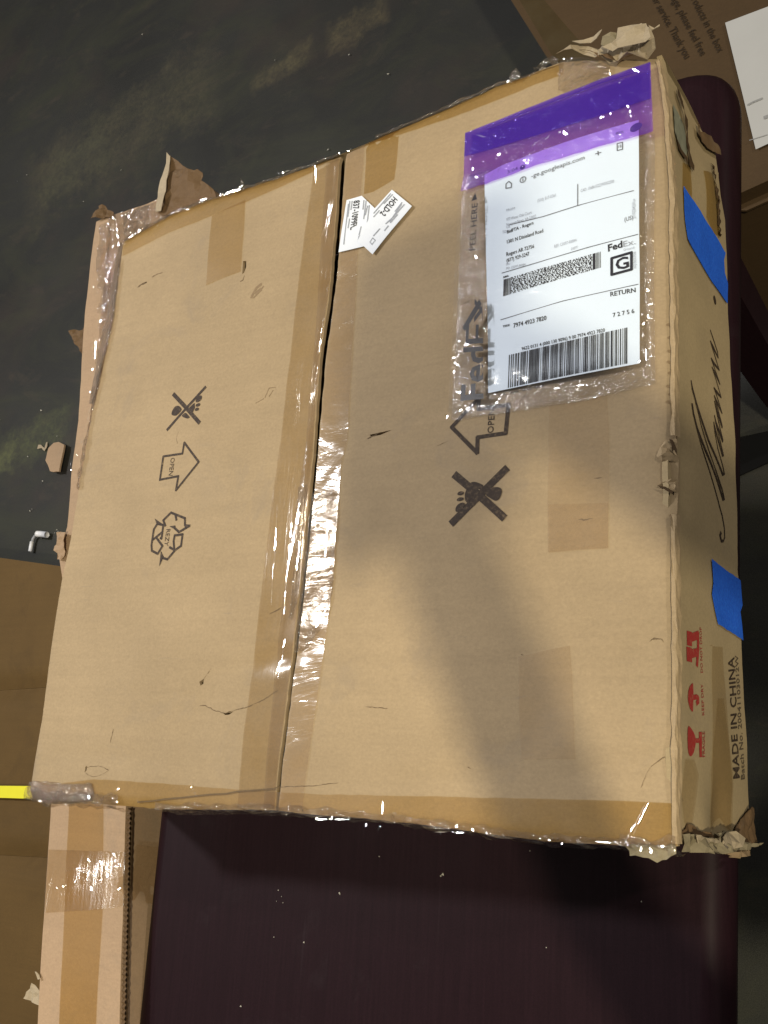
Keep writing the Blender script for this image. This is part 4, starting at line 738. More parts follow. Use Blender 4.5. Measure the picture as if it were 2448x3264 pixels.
sheet('purple_flap', [(0.4452,0.0192),(0.4788,0.0179),(0.5222,0.0166),(0.5634,0.0151),(0.6106,0.0126),(0.6114,0.0372),(0.6115,0.0473),(0.5635,0.0489),(0.5087,0.0467),(0.4797,0.0452),(0.4457,0.0436)], lambda a, b, x=0.0: pap(0)(a, b, 0.0030 + x + 0.0005 * noise.noise(Vector((a * 50, b * 50, 4.1)))), M_purple2, pouch, 0.006)
k = Print(lambda a, b, x=0.0: pap(0)(a, b, x), 0.0046); k.line([(0.4674,0.0237),(0.4945,0.0219),(0.5304,0.0214),(0.5732,0.0197),(0.5978,0.0200)], 0.0007); k.build('flap_crease', plain('purple_crease', (0.05, 0.012, 0.22), 0.4, 0.4, 0.2), pouch)
k = Print(pap(0), PL); k.text('3:04', [(0.4870,0.0696),(0.4875,0.0728),(0.4967,0.0688),(0.4971,0.0720)]); k.poly(ellipse([(0.5014,0.0712)][0], .0025, .0022, 0)); k.text('80%', [(0.5823,0.0662),(0.5823,0.0686),(0.5887,0.0665),(0.5887,0.0689)], .01); k.poly(ellipse([(0.5985,0.0671)][0], .005, .0035, -.3)); k.build('label_print', M_mid, label)
k = Print(top, 0.0007); k.text('10 30 20 07', [(0.4841,0.2696),(0.4847,0.2710),(0.5238,0.2681),(0.5246,0.2699)], .02); k.build('faint_stamp', M_ink, FR)

# ------------------------------------------------------------------ the narrow carton beside the table
narrow = thing('narrow_carton', W(-0.09, 0.4, 0.89), 'long narrow upright carton taped along its top, standing against the left edge of the table', 'carton')
def nar(a, b, l=0.0): return W(a, b, 0.13 - l - 0.0012 * fbm(a, b, 12, 6.1))
n_left = [(-0.1971,-0.1421),(-0.1966,-0.1025),(-0.1945,-0.0546),(-0.1916,-0.0040),(-0.1815,0.0783),(-0.1730,0.1491),(-0.1719,0.1825),(-0.1717,0.2116),(-0.1677,0.2530),(-0.1646,0.2895),(-0.1664,0.2969),(-0.1754,0.2974),(-0.1739,0.3126),(-0.1692,0.3319),(-0.1600,0.3535),(-0.1475,0.4329),(-0.1337,0.5345),(-0.1238,0.6137),(-0.1139,0.6894),(-0.1031,0.7741),(-0.0948,0.8353),(-0.0715,1.0121)]
n_right = [(0.0417,0.9843),(0.0231,0.8162),(0.0114,0.7351),(-0.0052,0.6130)]
n_end = [(-0.0087,-0.1504),(-0.0352,-0.1488),(-0.0622,-0.1467),(-0.0698,-0.1457),(-0.1007,-0.1421),(-0.1273,-0.1432),(-0.1442,-0.1428),(-0.1598,-0.1438),(-0.1745,-0.1450)]
n_poly = n_left + n_right + n_end
sheet('top_flap', n_poly, nar, M_pink, narrow, 0.012, 0.004, (), 0.0005)
def nwall(pts, a_off=0.0, c0=0.134):
    V = []; Fc = []
    for i, p in enumerate(pts):
        V += [W(p[0] + a_off, p[1], c0), W(p[0] + a_off, p[1], 0.885)]
        if i: Fc.append((2 * i - 2, 2 * i - 1, 2 * i + 1, 2 * i))
    return mesh('side_wall', V, Fc, M_pink, narrow)
nwall(n_right + n_end[:1], -0.0005, 0.1345); nwall(n_left[:10]); nwall(n_left[14:]); nwall(n_end + n_left[:1]); nwall([n_left[-1], n_right[0]])
sheet('liner_edge', [(p[0] - 0.001, p[1]) for p in n_right] + [(p[0] + 0.0034, p[1]) for p in reversed(n_right)], lambda a, b, l=0.0: W(a, b, 0.137 - l + 0.0007 * math.sin(b * 700)), M_slit, narrow, 0.004, 0.001)
flutes('fluted_edge', [(p[0] + 0.0012, p[1]) for p in n_right], 0.130, 0.0040, 0.0050, 0.0012, M_inner, narrow)
nt_ = lambda l: (lambda a, b, x=0.0: nar(a, b, l + x))
sheet('packing_tape', [(-0.1126,0.5234),(-0.0937,0.6139),(-0.0705,0.7707),(-0.0627,0.8301),(-0.0476,0.9519),(0.0065,0.9399),(-0.0087,0.8214),(-0.0217,0.7037),(-0.0387,0.6125),(-0.0485,0.5222)], nt_(0.0005), M_tape_old, narrow, 0.012)
sheet('packing_tape', [(-0.1167,0.6627),(-0.0444,0.6581),(0.0034,0.6554),(0.0102,0.7082),(-0.0330,0.7160),(-0.1084,0.7275),(-0.1131,0.6926)], nt_(0.0010), M_tape, narrow, 0.01)
sheet('packing_tape', [(-0.1711,-0.1431),(-0.1233,-0.1402),(-0.0943,-0.1380),(-0.0885,-0.0703),(-0.1027,-0.0069),(-0.1127,0.0778),(-0.1212,0.1810),(-0.1206,0.2697),(-0.1420,0.2676),(-0.1480,0.1732),(-0.1539,0.0702),(-0.1596,-0.0196),(-0.1668,-0.0948)], ridged(0.0028, 80, 0.001, nar), M_wrinkle, narrow, 0.004)
sheet('packing_tape', [(-0.1436,-0.1393),(-0.1003,-0.1402),(-0.0719,-0.1385),(-0.0489,-0.1319),(-0.0444,-0.1036),(-0.1310,-0.0857)], ridged(0.0030, 80, 0.0015, nar), M_wrinkle, narrow, 0.004)
edge_film('edge_film', [(-0.1726,-0.1316),(-0.1676,-0.1118),(-0.1678,-0.0880),(-0.1659,-0.0657),(-0.1578,-0.0476),(-0.1499,-0.0297),(-0.1481,-0.0082),(-0.1501,0.0054)], 0.03, 0.004, M_wrinkle, 0.005, 31.0, narrow, 0.128)
# tape strip hanging down the visible side toward the table
sheet('packing_tape', [(q[1], q[0]) for q in [(0.140, [(0.0010,0.6474)][0][1]), (0.175, [(0.0010,0.6474)][0][1] + 0.004), (0.178, [(0.0116,0.7111)][0][1]), (0.140, [(0.0106,0.7082)][0][1])]], lambda a, b, l=0.0: W([(0.0047,0.6782)][0][0] + 0.0015 + l + 0.003 * noise.noise(Vector((a * 80, b * 80, 3))), a, b), M_faint, narrow, 0.004)
def strip_between(name, P, Q, mat, par):
    # film bridging from the carton's fold down to the narrow carton beside it
    V = []; Fc = []; K = 8; n = len(P)
    for i in range(n):
        for k in range(K):
            t = k / (K - 1); p = W(P[i][0], P[i][1], -0.001).lerp(W(Q[i][0], Q[i][1], 0.128), t)
            V.append(p + Vector((noise.noise(p * 70) * .004, noise.noise(p * 75 + Vector((3, 1, 2))) * .004, noise.noise(p * 65) * .004)) * (0 if k in (0, K - 1) else 1))
    for i in range(n - 1):
        for k in range(K - 1): Fc.append((i * K + k, i * K + k + 1, (i + 1) * K + k + 1, (i + 1) * K + k))
    return mesh(name, V, Fc, mat, par)
_pb = [(0.0192,0.0146),(0.0191,0.0357),(0.0189,0.0585),(0.0198,0.1000),(0.0174,0.1308),(0.0146,0.1539),(0.0114,0.1821),(0.0088,0.2031)]; _qb = [(-0.1396,-0.0948),(-0.1446,-0.0707),(-0.1454,-0.0435),(-0.1460,0.0058),(-0.1488,0.0428),(-0.1515,0.0706),(-0.1547,0.1046),(-0.1560,0.1300)]
def dens(L): return [lerp(L[i], L[i + 1], k / 6) for i in range(len(L) - 1) for k in range(6)] + [L[-1]]
strip_between('film_bridge', dens(_pb), dens(_qb), M_bridge, carton)
def nfree(c): return lambda a, b, l=0.0: W(a, b, c - l)
crumple('torn_flap', [(-0.0617,-0.1985),(-0.0547,-0.1911),(-0.0378,-0.1764),(-0.0210,-0.1626),(-0.0097,-0.1570),(-0.0053,-0.1582),(0.0003,-0.1534),(0.0018,-0.1486),(-0.0017,-0.1440),(0.0260,-0.1204),(0.0321,-0.1049),(0.0156,-0.0942),(-0.0582,-0.1076),(-0.0678,-0.1138),(-0.0697,-0.1434),(-0.0642,-0.1658),(-0.0606,-0.1820)], 0.004, 0.006, M_inner, narrow, 0.008, 30, nfree(0.128))
crumple('torn_flap', [(-0.0617,-0.1985),(-0.0551,-0.1909),(-0.0537,-0.1708),(-0.0537,-0.1473),(-0.0547,-0.1261),(-0.0578,-0.1119),(-0.0678,-0.1138),(-0.0697,-0.1434),(-0.0642,-0.1658),(-0.0606,-0.1820)], 0.011, 0.002, M_pale, narrow, 0.006, 50, nfree(0.128))
crumple('torn_flap', [(-0.1972,-0.1420),(-0.1894,-0.1512),(-0.1881,-0.1631),(-0.1790,-0.1596),(-0.1700,-0.1495),(-0.1597,-0.1444),(-0.1611,-0.1396),(-0.1778,-0.1405)], 0.003, 0.006, M_inner, narrow, 0.004, 60, nfree(0.130))
crumple('torn_flap', [(-0.2206,0.0149),(-0.2120,0.0133),(-0.2002,0.0173),(-0.1874,0.0160),(-0.1792,0.0506),(-0.1849,0.0566),(-0.1969,0.0440),(-0.2126,0.0273)], -0.006, 0.005, M_inner, narrow, 0.004, 50, nfree(0.128))
crumple('torn_flap', [(-0.1749,0.2969),(-0.1675,0.2967),(-0.1564,0.2987),(-0.1560,0.3222),(-0.1599,0.3325),(-0.1695,0.3308),(-0.1692,0.3234),(-0.1746,0.3198),(-0.1746,0.3144),(-0.1716,0.3125)], 0.002, 0.004, M_pink, narrow, 0.004, 60, nfree(0.128))
crumple('torn_flap', [(-0.1124,0.7980),(-0.1048,0.8020),(-0.0997,0.8053),(-0.0975,0.8181),(-0.1098,0.8170),(-0.1231,0.8149)], -0.004, 0.004, M_pale, narrow, 0.004, 60, nfree(0.128))
crumple('torn_flap', [(-0.1059,0.7854),(-0.1029,0.7854),(-0.0971,0.7917),(-0.0999,0.7927)], 0.001, 0.002, M_pale, narrow, 0.004, 60, nfree(0.128))

# ------------------------------------------------------------------ cartons on the floor
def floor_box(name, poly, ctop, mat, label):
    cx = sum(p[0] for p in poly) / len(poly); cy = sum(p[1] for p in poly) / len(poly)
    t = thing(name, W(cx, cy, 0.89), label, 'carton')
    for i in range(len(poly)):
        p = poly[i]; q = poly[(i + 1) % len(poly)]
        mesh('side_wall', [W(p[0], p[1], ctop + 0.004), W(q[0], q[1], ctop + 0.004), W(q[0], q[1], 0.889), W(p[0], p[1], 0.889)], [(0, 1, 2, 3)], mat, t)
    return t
def flat(c, amp=0.0015): return lambda a, b, l=0.0: W(a, b, c - l - amp * fbm(a, b, 5, 2.0))
bp = [(-1.75, 0.03), (-0.262, 0.262), (-0.33, 1.32), (-1.75, 1.32)]
low = floor_box('wide_carton', bp, 0.74, M_dkcard2, 'wide brown carton on the floor at the left, behind the narrow carton')
Lc = [(-1.75, 0.03), (-1.75, 0.455), (-1.75, 0.795), (-1.75, 1.32)]; Rc = [(-0.262, 0.262), (-0.275, 0.385), (-0.30, 0.72), (-0.33, 1.32)]
def bowed(a, b, l=0.0):
    z = 0.0
    for i in (1, 2):
        y = Lc[i][1] + (Rc[i][1] - Lc[i][1]) * (a + 1.75) / 1.48; z += 0.016 * math.exp(-((b - y) / 0.020) ** 2)
    return W(a, b, 0.74 + z - l - 0.002 * fbm(a, b, 4, 2.0))
for i in range(3):
    g = 0.0002
    sheet('top_panel', [(Lc[i][0], Lc[i][1] + g), (Rc[i][0], Rc[i][1] + g), (Rc[i + 1][0], Rc[i + 1][1] - g), (Lc[i + 1][0], Lc[i + 1][1] - g)], bowed, M_dkcard2, low, 0.02, 0.004)
mesh('inner_panel', [W(-1.74, 0.05, 0.765), W(-0.28, 0.27, 0.765), W(-0.34, 1.3, 0.765), W(-1.74, 1.3, 0.765)], [(0, 1, 2, 3)], M_dkcard2, low)
strap = sheet('yellow_strap', [(-2.1657,0.6675),(-1.4754,0.6401),(-1.0065,0.6204),(-0.9090,0.6160),(-0.7273,0.6078),(-0.4391,0.5951),(-0.4358,0.6186),(-0.7225,0.6321),(-0.9034,0.6401),(-1.0007,0.6439),(-1.4659,0.6683),(-2.1493,0.7021)], lambda a, b, l=0.0: W(a, b, 0.728 - l), M_yellow, None, 0.02, 0.004)
tag(strap, 'bright yellow flat strap lying across the brown floor carton', 'strap')

kp = [(0.450, -0.165), (1.20, -0.34), (0.92, -1.45), (-0.06, -1.22)]
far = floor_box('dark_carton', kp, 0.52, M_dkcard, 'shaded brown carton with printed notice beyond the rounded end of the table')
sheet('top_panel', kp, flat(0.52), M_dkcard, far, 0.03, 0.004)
sheet('packing_tape', [(0.2272,-0.6795),(0.2617,-0.6640),(0.2795,-0.6114),(0.3162,-0.5487),(0.3604,-0.4766),(0.3363,-0.4394),(0.3175,-0.4533),(0.2844,-0.5258),(0.2603,-0.5791),(0.2372,-0.6297)], lambda a, b, x=0.0: flat(0.52)(a, b, 0.0007 + x), film_mat('brown_packing_tape', (0.80, 0.78, 0.62), 0.5, 0.35, 0.22, hazecol=(0.17, 0.135, 0.075), bscale=(15, 15, 15)), far, 0.015)
kf = lambda a, b, x=0.0: flat(0.52)(a, b, x)
k = Print(kf, 0.0012); k.text('customer service. Thank you', [(0.4433,-0.5789),(0.4327,-0.5793),(0.5035,-0.4229),(0.4927,-0.4189)], .012); k.text('or damage, please feel free', [(0.4716,-0.5690),(0.4607,-0.5689),(0.5239,-0.4190),(0.5145,-0.4150)], .012); k.text('of the products in the box', [(0.4996,-0.5580),(0.4885,-0.5581),(0.5468,-0.4150),(0.5375,-0.4116)], .012); k.build('printed_notice', plain('black_notice_print', (0.028, 0.018, 0.010), 0.6, 0.2, 0.4, 250), far)
sheet('front_flap', [(0.5484,-0.2011),(0.5639,-0.1923),(0.5942,-0.1993),(0.6516,-0.2150),(0.6532,-0.2020),(0.5938,-0.1867),(0.5615,-0.1789),(0.5479,-0.1828)], lambda a, b, l=0.0: W(a, b, 0.545 - l), M_dkcard, far, 0.02, 0.004)
sh = thing('paper_sheet', W(0.6, -0.35, 0.517), 'white paper sheet lying on the shaded carton beyond the table end', 'paper')
sheet('page', [(0.5491,-0.4541),(0.6040,-0.4570),(0.6481,-0.4594),(0.6758,-0.2612),(0.5961,-0.2493),(0.5817,-0.2460),(0.5684,-0.3318)], lambda a, b, x=0.0: flat(0.52)(a, b, 0.004 + x), M_sheet, sh, 0.02, 0.0004)
k = Print(kf, 0.0048); k.line([(0.5746,-0.3148),(0.5815,-0.3168),(0.5922,-0.3183)], 0.0028); k.line([(0.5746,-0.2614),(0.5966,-0.2623)], 0.0012); k.line([(0.5948,-0.2889),(0.5997,-0.2894)], 0.005); k.build('pencil_mark', plain('grey_pencil', (0.24, 0.24, 0.24), 0.7, 0.2, 0.2), sh)

# ------------------------------------------------------------------ floor bits
st = sheet('shadow_strip', [(0.4363,0.0114),(0.5074,0.0044),(0.6217,-0.0086),(0.6188,0.0434),(0.5055,0.0557),(0.4344,0.0819)], lambda a, b, l=0.0: W(a, b, 0.885 - l), M_strip, None, 0.03, 0.004)  # dark strip laid in for the shadow band beside the table
tag(st, 'black strip standing in for a shadow band on the floor right of the table', 'strip')
def on_floor(l): return lambda a, b, x=0.0: W(a, b, 0.889 - l - x)
sc = sheet('cardboard_scrap', [(-1.1958,-0.1542),(-1.1917,-0.1862),(-1.1752,-0.1975),(-1.1565,-0.1977),(-1.1342,-0.1876),(-1.1345,-0.1699),(-1.1367,-0.1481),(-1.1382,-0.1186),(-1.1586,-0.1199),(-1.1719,-0.1236),(-1.1855,-0.1430)], on_floor(0.018), M_pink, None, 0.01, 0.005, (), 0.001)
tag(sc, 'small torn cardboard scrap on the floor beside the narrow carton', 'scrap')
br = thing('hex_key', W(*[(-1.2149,0.0420)][0], 0.885), 'small white L-shaped key on the dark floor by the cartons', 'key')
def bar(name, pts, r, mat, par):
    V = []; Fc = []; N_ = 8
    for i, p in enumerate(pts):
        q = Vector(pts[min(i + 1, len(pts) - 1)]) - Vector(pts[max(i - 1, 0)]); q.normalize(); s = Vector((-q.y, q.x))
        for k in range(N_):
            t = 2 * math.pi * k / N_; V.append(W(p[0] + s.x * math.cos(t) * r, p[1] + s.y * math.cos(t) * r, 0.889 - 0.005 - r - math.sin(t) * r))
        if i: Fc += [((i - 1) * N_ + k, (i - 1) * N_ + (k + 1) % N_, i * N_ + (k + 1) % N_, i * N_ + k) for k in range(N_)]
    Fc += [tuple(range(N_)), tuple(reversed(range((len(pts) - 1) * N_, len(pts) * N_)))]
    return mesh(name, V, Fc, mat, par, True)
bar('long_arm', [(-1.2098,0.0748),(-1.2100,0.0641),(-1.2094,0.0502)], 0.0048, M_brk, br)
bar('bend', [(-1.2097,0.0517),(-1.2066,0.0418),(-1.1995,0.0344),(-1.1889,0.0327)], 0.0040, plain('grey_steel', (0.30, 0.30, 0.31), 0.4, 0.5, 0.2), br)
bar('short_arm', [(-1.1899,0.0326),(-1.1745,0.0347),(-1.1540,0.0381)], 0.0078, M_brk, br)
vs = sheet('paper_scrap', [(-1.2510,-0.2076),(-1.2410,-0.2062),(-1.2256,-0.1951),(-1.2223,-0.2094),(-1.2179,-0.2111),(-1.2161,-0.1984),(-1.2238,-0.1870),(-1.2372,-0.1966),(-1.2534,-0.1965)], on_floor(0.004), M_pale, None, 0.01, 0.001)
tag(vs, 'tiny V-shaped pale paper scrap on the green floor stain', 'scrap')
V = []; Fc = []
for (x, y) in [(-1.2632,-0.3023),(-1.2863,-0.1804),(-1.2365,-0.0369),(-1.2438,-0.0327),(-1.5348,-1.0545),(-1.2250,-0.8987),(-1.0913,-0.9545),(-1.0868,-1.3805),(-0.5917,-1.1053),(-0.3676,-1.0332),(-0.2567,-0.9391),(-0.8670,-0.7477),(-1.1837,-0.2213),(-1.4281,-0.3009),(-1.2135,-0.1070),(-1.2174,-0.1033),(-1.4953,-1.0633),(-0.4048,-0.7956),(-1.1369,0.0325),(-1.1317,0.0251),(-1.1263,0.0294)]:
    s = len(V); r = random.uniform(0.0010, 0.0026); t0 = random.uniform(0, 6)
    V += [W(x + r * math.cos(t0 + i * 2.1) * (2 if i == 0 else 1), y + r * math.sin(t0 + i * 2.1), 0.889 - 0.003 - 0.001 * i) for i in range(3)] + [W(x, y, 0.886 - r)]
    Fc += [(s, s + 1, s + 3), (s + 1, s + 2, s + 3), (s + 2, s, s + 3)]
tag(mesh('floor_crumbs', V, Fc, M_speck), 'scattered pale crumbs and paper flecks on the dark floor', 'debris', kind='stuff')
V = []; Fc = []
for (x, y), r in zip([(0.1902,0.6751),(0.1945,0.6803),(0.1969,0.6857),(0.1888,0.6851),(0.1893,0.7171),(0.2248,0.7173),(0.1570,0.7824),(0.2611,0.6701),(0.2616,0.6715)] + [(0.2611,0.6705),(0.3688,0.6439),(0.3670,0.6454),(0.5463,0.6474),(0.4672,0.6908),(0.4511,0.6175),(0.3023,0.6347)], [.0007, .0006, .0007, .0005, .0006, .0011, .001, .0007, .0006, .0009, .0016, .001, .0007, .0006, .0006, .0007]):
    s = len(V); t0 = random.uniform(0, 6)
    V += [W(x + r * math.cos(t0 + i * 2.1) * (1.8 if i == 0 else 1), y + r * math.sin(t0 + i * 2.1), TABZ - 0.0006) for i in range(3)] + [W(x, y, TABZ - 0.0006 - r * .6)]
    Fc += [(s, s + 1, s + 3), (s + 1, s + 2, s + 3), (s + 2, s, s + 3)]
tag(mesh('table_crumbs', V, Fc, M_speck), 'a few pale crumbs and flecks scattered on the dark tabletop', 'debris', kind='stuff')
# loose clear film behind the far fold
lf = sheet('film_scrap', [(0.5028,-0.0404),(0.5065,-0.0422),(0.5096,-0.0402),(0.5089,-0.0364),(0.5052,-0.0354)], lambda a, b, x=0.0: W(a, b, 0.02 - x - 0.004 * noise.noise(Vector((a * 90, b * 90, 2)))), M_speck, None, 0.003)
tag(lf, 'tiny pale film scrap sticking out behind the far fold of the large carton', 'film')
edge_film('edge_film', [(0.5061,-0.0293),(0.5113,-0.0303),(0.5164,-0.0327),(0.5207,-0.0350),(0.5267,-0.0278)], 0.012, 0.01, M_wrinkle, 0.006, 40.0, carton, 0.006)
crumple('edge_film', [(0.4859,-0.0231),(0.4889,-0.0261),(0.4942,-0.0266),(0.4973,-0.0213),(0.4967,-0.0159),(0.4868,-0.0179)], 0.002, 0.004, M_wrinkle, carton, 0.004, 70, free)
crumple('edge_film', [(0.1731,0.0016),(0.1814,-0.0038),(0.1887,-0.0056),(0.1889,-0.0114),(0.1931,-0.0064),(0.1925,-0.0019),(0.1851,0.0012)], 0.002, 0.004, M_wrinkle, carton, 0.004, 70, free)

# ------------------------------------------------------------------ the photographer (their arms throw the soft shadow over the carton)
def WH(p): return W(p[0], p[1], -p[2])
def skin(name, joints, bones, mat, parent, root, sub=2):
    keys = list(joints); idx = {k_: i for i, k_ in enumerate(keys)}
    me = bpy.data.meshes.new(name); me.from_pydata([tuple(WH(joints[k_][0])) for k_ in keys], [(idx[a], idx[b]) for a, b in bones], []); me.update()
    me.materials.append(mat); o = bpy.data.objects.new(name, me); COL.objects.link(o)
    o.parent = parent; o.location = -Vector(parent.location)
    o.modifiers.new('skin', 'SKIN'); sv = me.skin_vertices[0].data
    for k_ in keys:
        r = joints[k_][1]; sv[idx[k_]].radius = (r, r) if not isinstance(r, tuple) else r
    sv[idx[root]].use_root = True
    sd = o.modifiers.new('smooth', 'SUBSURF'); sd.levels = sub; sd.render_levels = sub
    for p_ in me.polygons: p_.use_smooth = True
    return o
person = thing('person', W(1.22, 0.95, 0.89), 'person in dark jacket standing beside the table, holding up a tablet in both hands', 'person')
J = {'pelvis': ((1.22, .95, .06), (.13, .11)), 'waist': ((1.22, .95, .22), (.12, .10)), 'chest': ((1.20, .92, .44), (.14, .11)), 'collar': ((1.18, .90, .60), .075), 'neck': ((1.175, .895, .68), .052), 'skull': ((1.16, .885, .78), .085), 'crown': ((1.17, .89, .87), .065),
     's1': ((1.05, 1.05, .59), .045), 'e1': ((.811, .853, .44), .027), 'w1': ((.851, .704, .775), .026), 's2': ((1.25, .73, .59), .045), 'e2': ((.979, .672, .44), .028), 'w2': ((.885, .602, .775), .026),
     'h1': ((1.17, 1.03, -.02), .085), 'k1': ((1.15, 1.04, -.42), .058), 'a1': ((1.17, 1.05, -.80), .04), 't1': ((1.06, .99, -.855), .035),
     'h2': ((1.28, .87, -.02), .085), 'k2': ((1.25, .85, -.42), .058), 'a2': ((1.28, .84, -.80), .04), 't2': ((1.17, .78, -.855), .035)}
Bn = [('pelvis', 'waist'), ('waist', 'chest'), ('chest', 'collar'), ('collar', 'neck'), ('neck', 'skull'), ('skull', 'crown'), ('collar', 's1'), ('s1', 'e1'), ('e1', 'w1'), ('collar', 's2'), ('s2', 'e2'), ('e2', 'w2'), ('pelvis', 'h1'), ('h1', 'k1'), ('k1', 'a1'), ('a1', 't1'), ('pelvis', 'h2'), ('h2', 'k2'), ('k2', 'a2'), ('a2', 't2')]
for s, sg in (('1', -1), ('2', 1)):
    wx = Vector(J['w' + s][0]); pm = wx + Vector((.004, .035 * sg, .035)); J['p' + s] = (tuple(pm), (.036, .022)); Bn.append(('w' + s, 'p' + s))
    for f_i, (off, ln) in enumerate(((-.028, .030), (-.009, .036), (.010, .033), (.028, .026))):
        k1 = pm + Vector((off, .018 * sg, .030)); k2 = k1 + Vector((-.004, .022 * sg, .010)).normalized() * ln; k3 = k2 + Vector((-.008, .010 * sg, -.018))
        for q_, (nm, v_) in enumerate((('a', k1), ('b', k2), ('c', k3))): J['f%s%d%s' % (s, f_i, nm)] = (tuple(v_), .0095 - .0008 * q_)
        Bn += [('p' + s, 'f%s%da' % (s, f_i)), ('f%s%da' % (s, f_i), 'f%s%db' % (s, f_i)), ('f%s%db' % (s, f_i), 'f%s%dc' % (s, f_i))]
    t1 = wx + Vector((.030, .028 * sg, .022)); t2 = t1 + Vector((.004, .022 * sg, .026))
    J['th%sa' % s] = (tuple(t1), .012); J['th%sb' % s] = (tuple(t2), .010); Bn += [('w' + s, 'th%sa' % s), ('th%sa' % s, 'th%sb' % s)]
M_skin = plain('skin', (0.42, 0.26, 0.18), 0.5, 0.3, 0.06); M_jacket = plain('dark_jacket_cloth', (0.03, 0.032, 0.04), 0.9, 0.15, 0.2, 200); M_jeans = plain('blue_denim', (0.04, 0.06, 0.11), 0.9, 0.15, 0.25, 300); M_hair = plain('brown_hair', (0.03, 0.018, 0.01), 0.6, 0.3, 0.3, 300)
skin('body', J, Bn, M_skin, person, 'pelvis', 1)
def grow(keys, d): return {k_: (J[k_][0], tuple(x + d for x in J[k_][1]) if isinstance(J[k_][1], tuple) else J[k_][1] + d) for k_ in keys}
ks = ['pelvis', 'waist', 'chest', 'collar', 's1', 'e1', 'w1', 's2', 'e2', 'w2']
skin('jacket', grow(ks, .008), [b_ for b_ in Bn if b_[0] in ks and b_[1] in ks], M_jacket, person, 'pelvis', 1)
ks = ['pelvis', 'h1', 'k1', 'a1', 'h2', 'k2', 'a2']
skin('trousers', grow(ks, .012), [b_ for b_ in Bn if b_[0] in ks and b_[1] in ks], M_jeans, person, 'pelvis', 1)
skin('hair', {'a': ((1.18, .90, .80), .09), 'b': ((1.18, .898, .88), .075)}, [('a', 'b')], M_hair, person, 'a', 2)
for s in ('1', '2'):
    skin('shoe', {'a': (J['a' + s][0][:2] + (-.83,), .05), 't': (J['t' + s][0][:2] + (-.845,), .042)}, [('a', 't')], M_jacket, person, 'a', 1)
fc_ = thing('face', WH((0, 0, 0)), None, None); bpy.data.objects.remove(fc_)
hd = Vector((1.16, .885, .79)); fd = Vector((-.8, -.55, -.12)).normalized(); sd_ = Vector((.55, -.8, 0)).normalized()
for nm, off, r, mt in (('eye', fd * .078 + sd_ * .032 + Vector((0, 0, .012)), .011, M_white), ('eye', fd * .078 - sd_ * .032 + Vector((0, 0, .012)), .011, M_white), ('nose', fd * .094 + Vector((0, 0, -.018)), .014, M_skin), ('mouth', fd * .084 + Vector((0, 0, -.048)), .013, M_red), ('ear', sd_ * .085, .02, M_skin), ('ear', sd_ * -.085, .02, M_skin)):
    bm = bmesh.new(); bmesh.ops.create_uvsphere(bm, u_segments=10, v_segments=8, radius=r); me = bpy.data.meshes.new(nm); bm.to_mesh(me); bm.free(); me.materials.append(mt)
    o = bpy.data.objects.new(nm, me); COL.objects.link(o); o.parent = person; o.location = WH(hd + off) - Vector(person.location)
ph = thing('blocker', WH((.872, .640, .835)), 'dark tablet sized to widen the shadow, held level in both hands of the person beside the table', 'blocker')  # unseen device, made larger than a phone to widen the cast shadow
bm = bmesh.new(); bmesh.ops.create_cube(bm, size=1.0)
for v in bm.verts: v.co = Vector((v.co.x * .150, v.co.y * .205, v.co.z * .008))
bmesh.ops.bevel(bm, geom=[e for e in bm.edges if abs(e.verts[0].co.z - e.verts[1].co.z) > 1e-4], offset=.009, segments=4, affect='EDGES')
me = bpy.data.meshes.new('blocker_body'); bm.to_mesh(me); bm.free(); me.materials.append(plain('dark_phone_glass', (0.01, 0.01, 0.012), 0.2, 0.5, 0.05))
o = bpy.data.objects.new('blocker_body', me); COL.objects.link(o); o.parent = ph; o.rotation_euler = (0, math.radians(-18), 0)

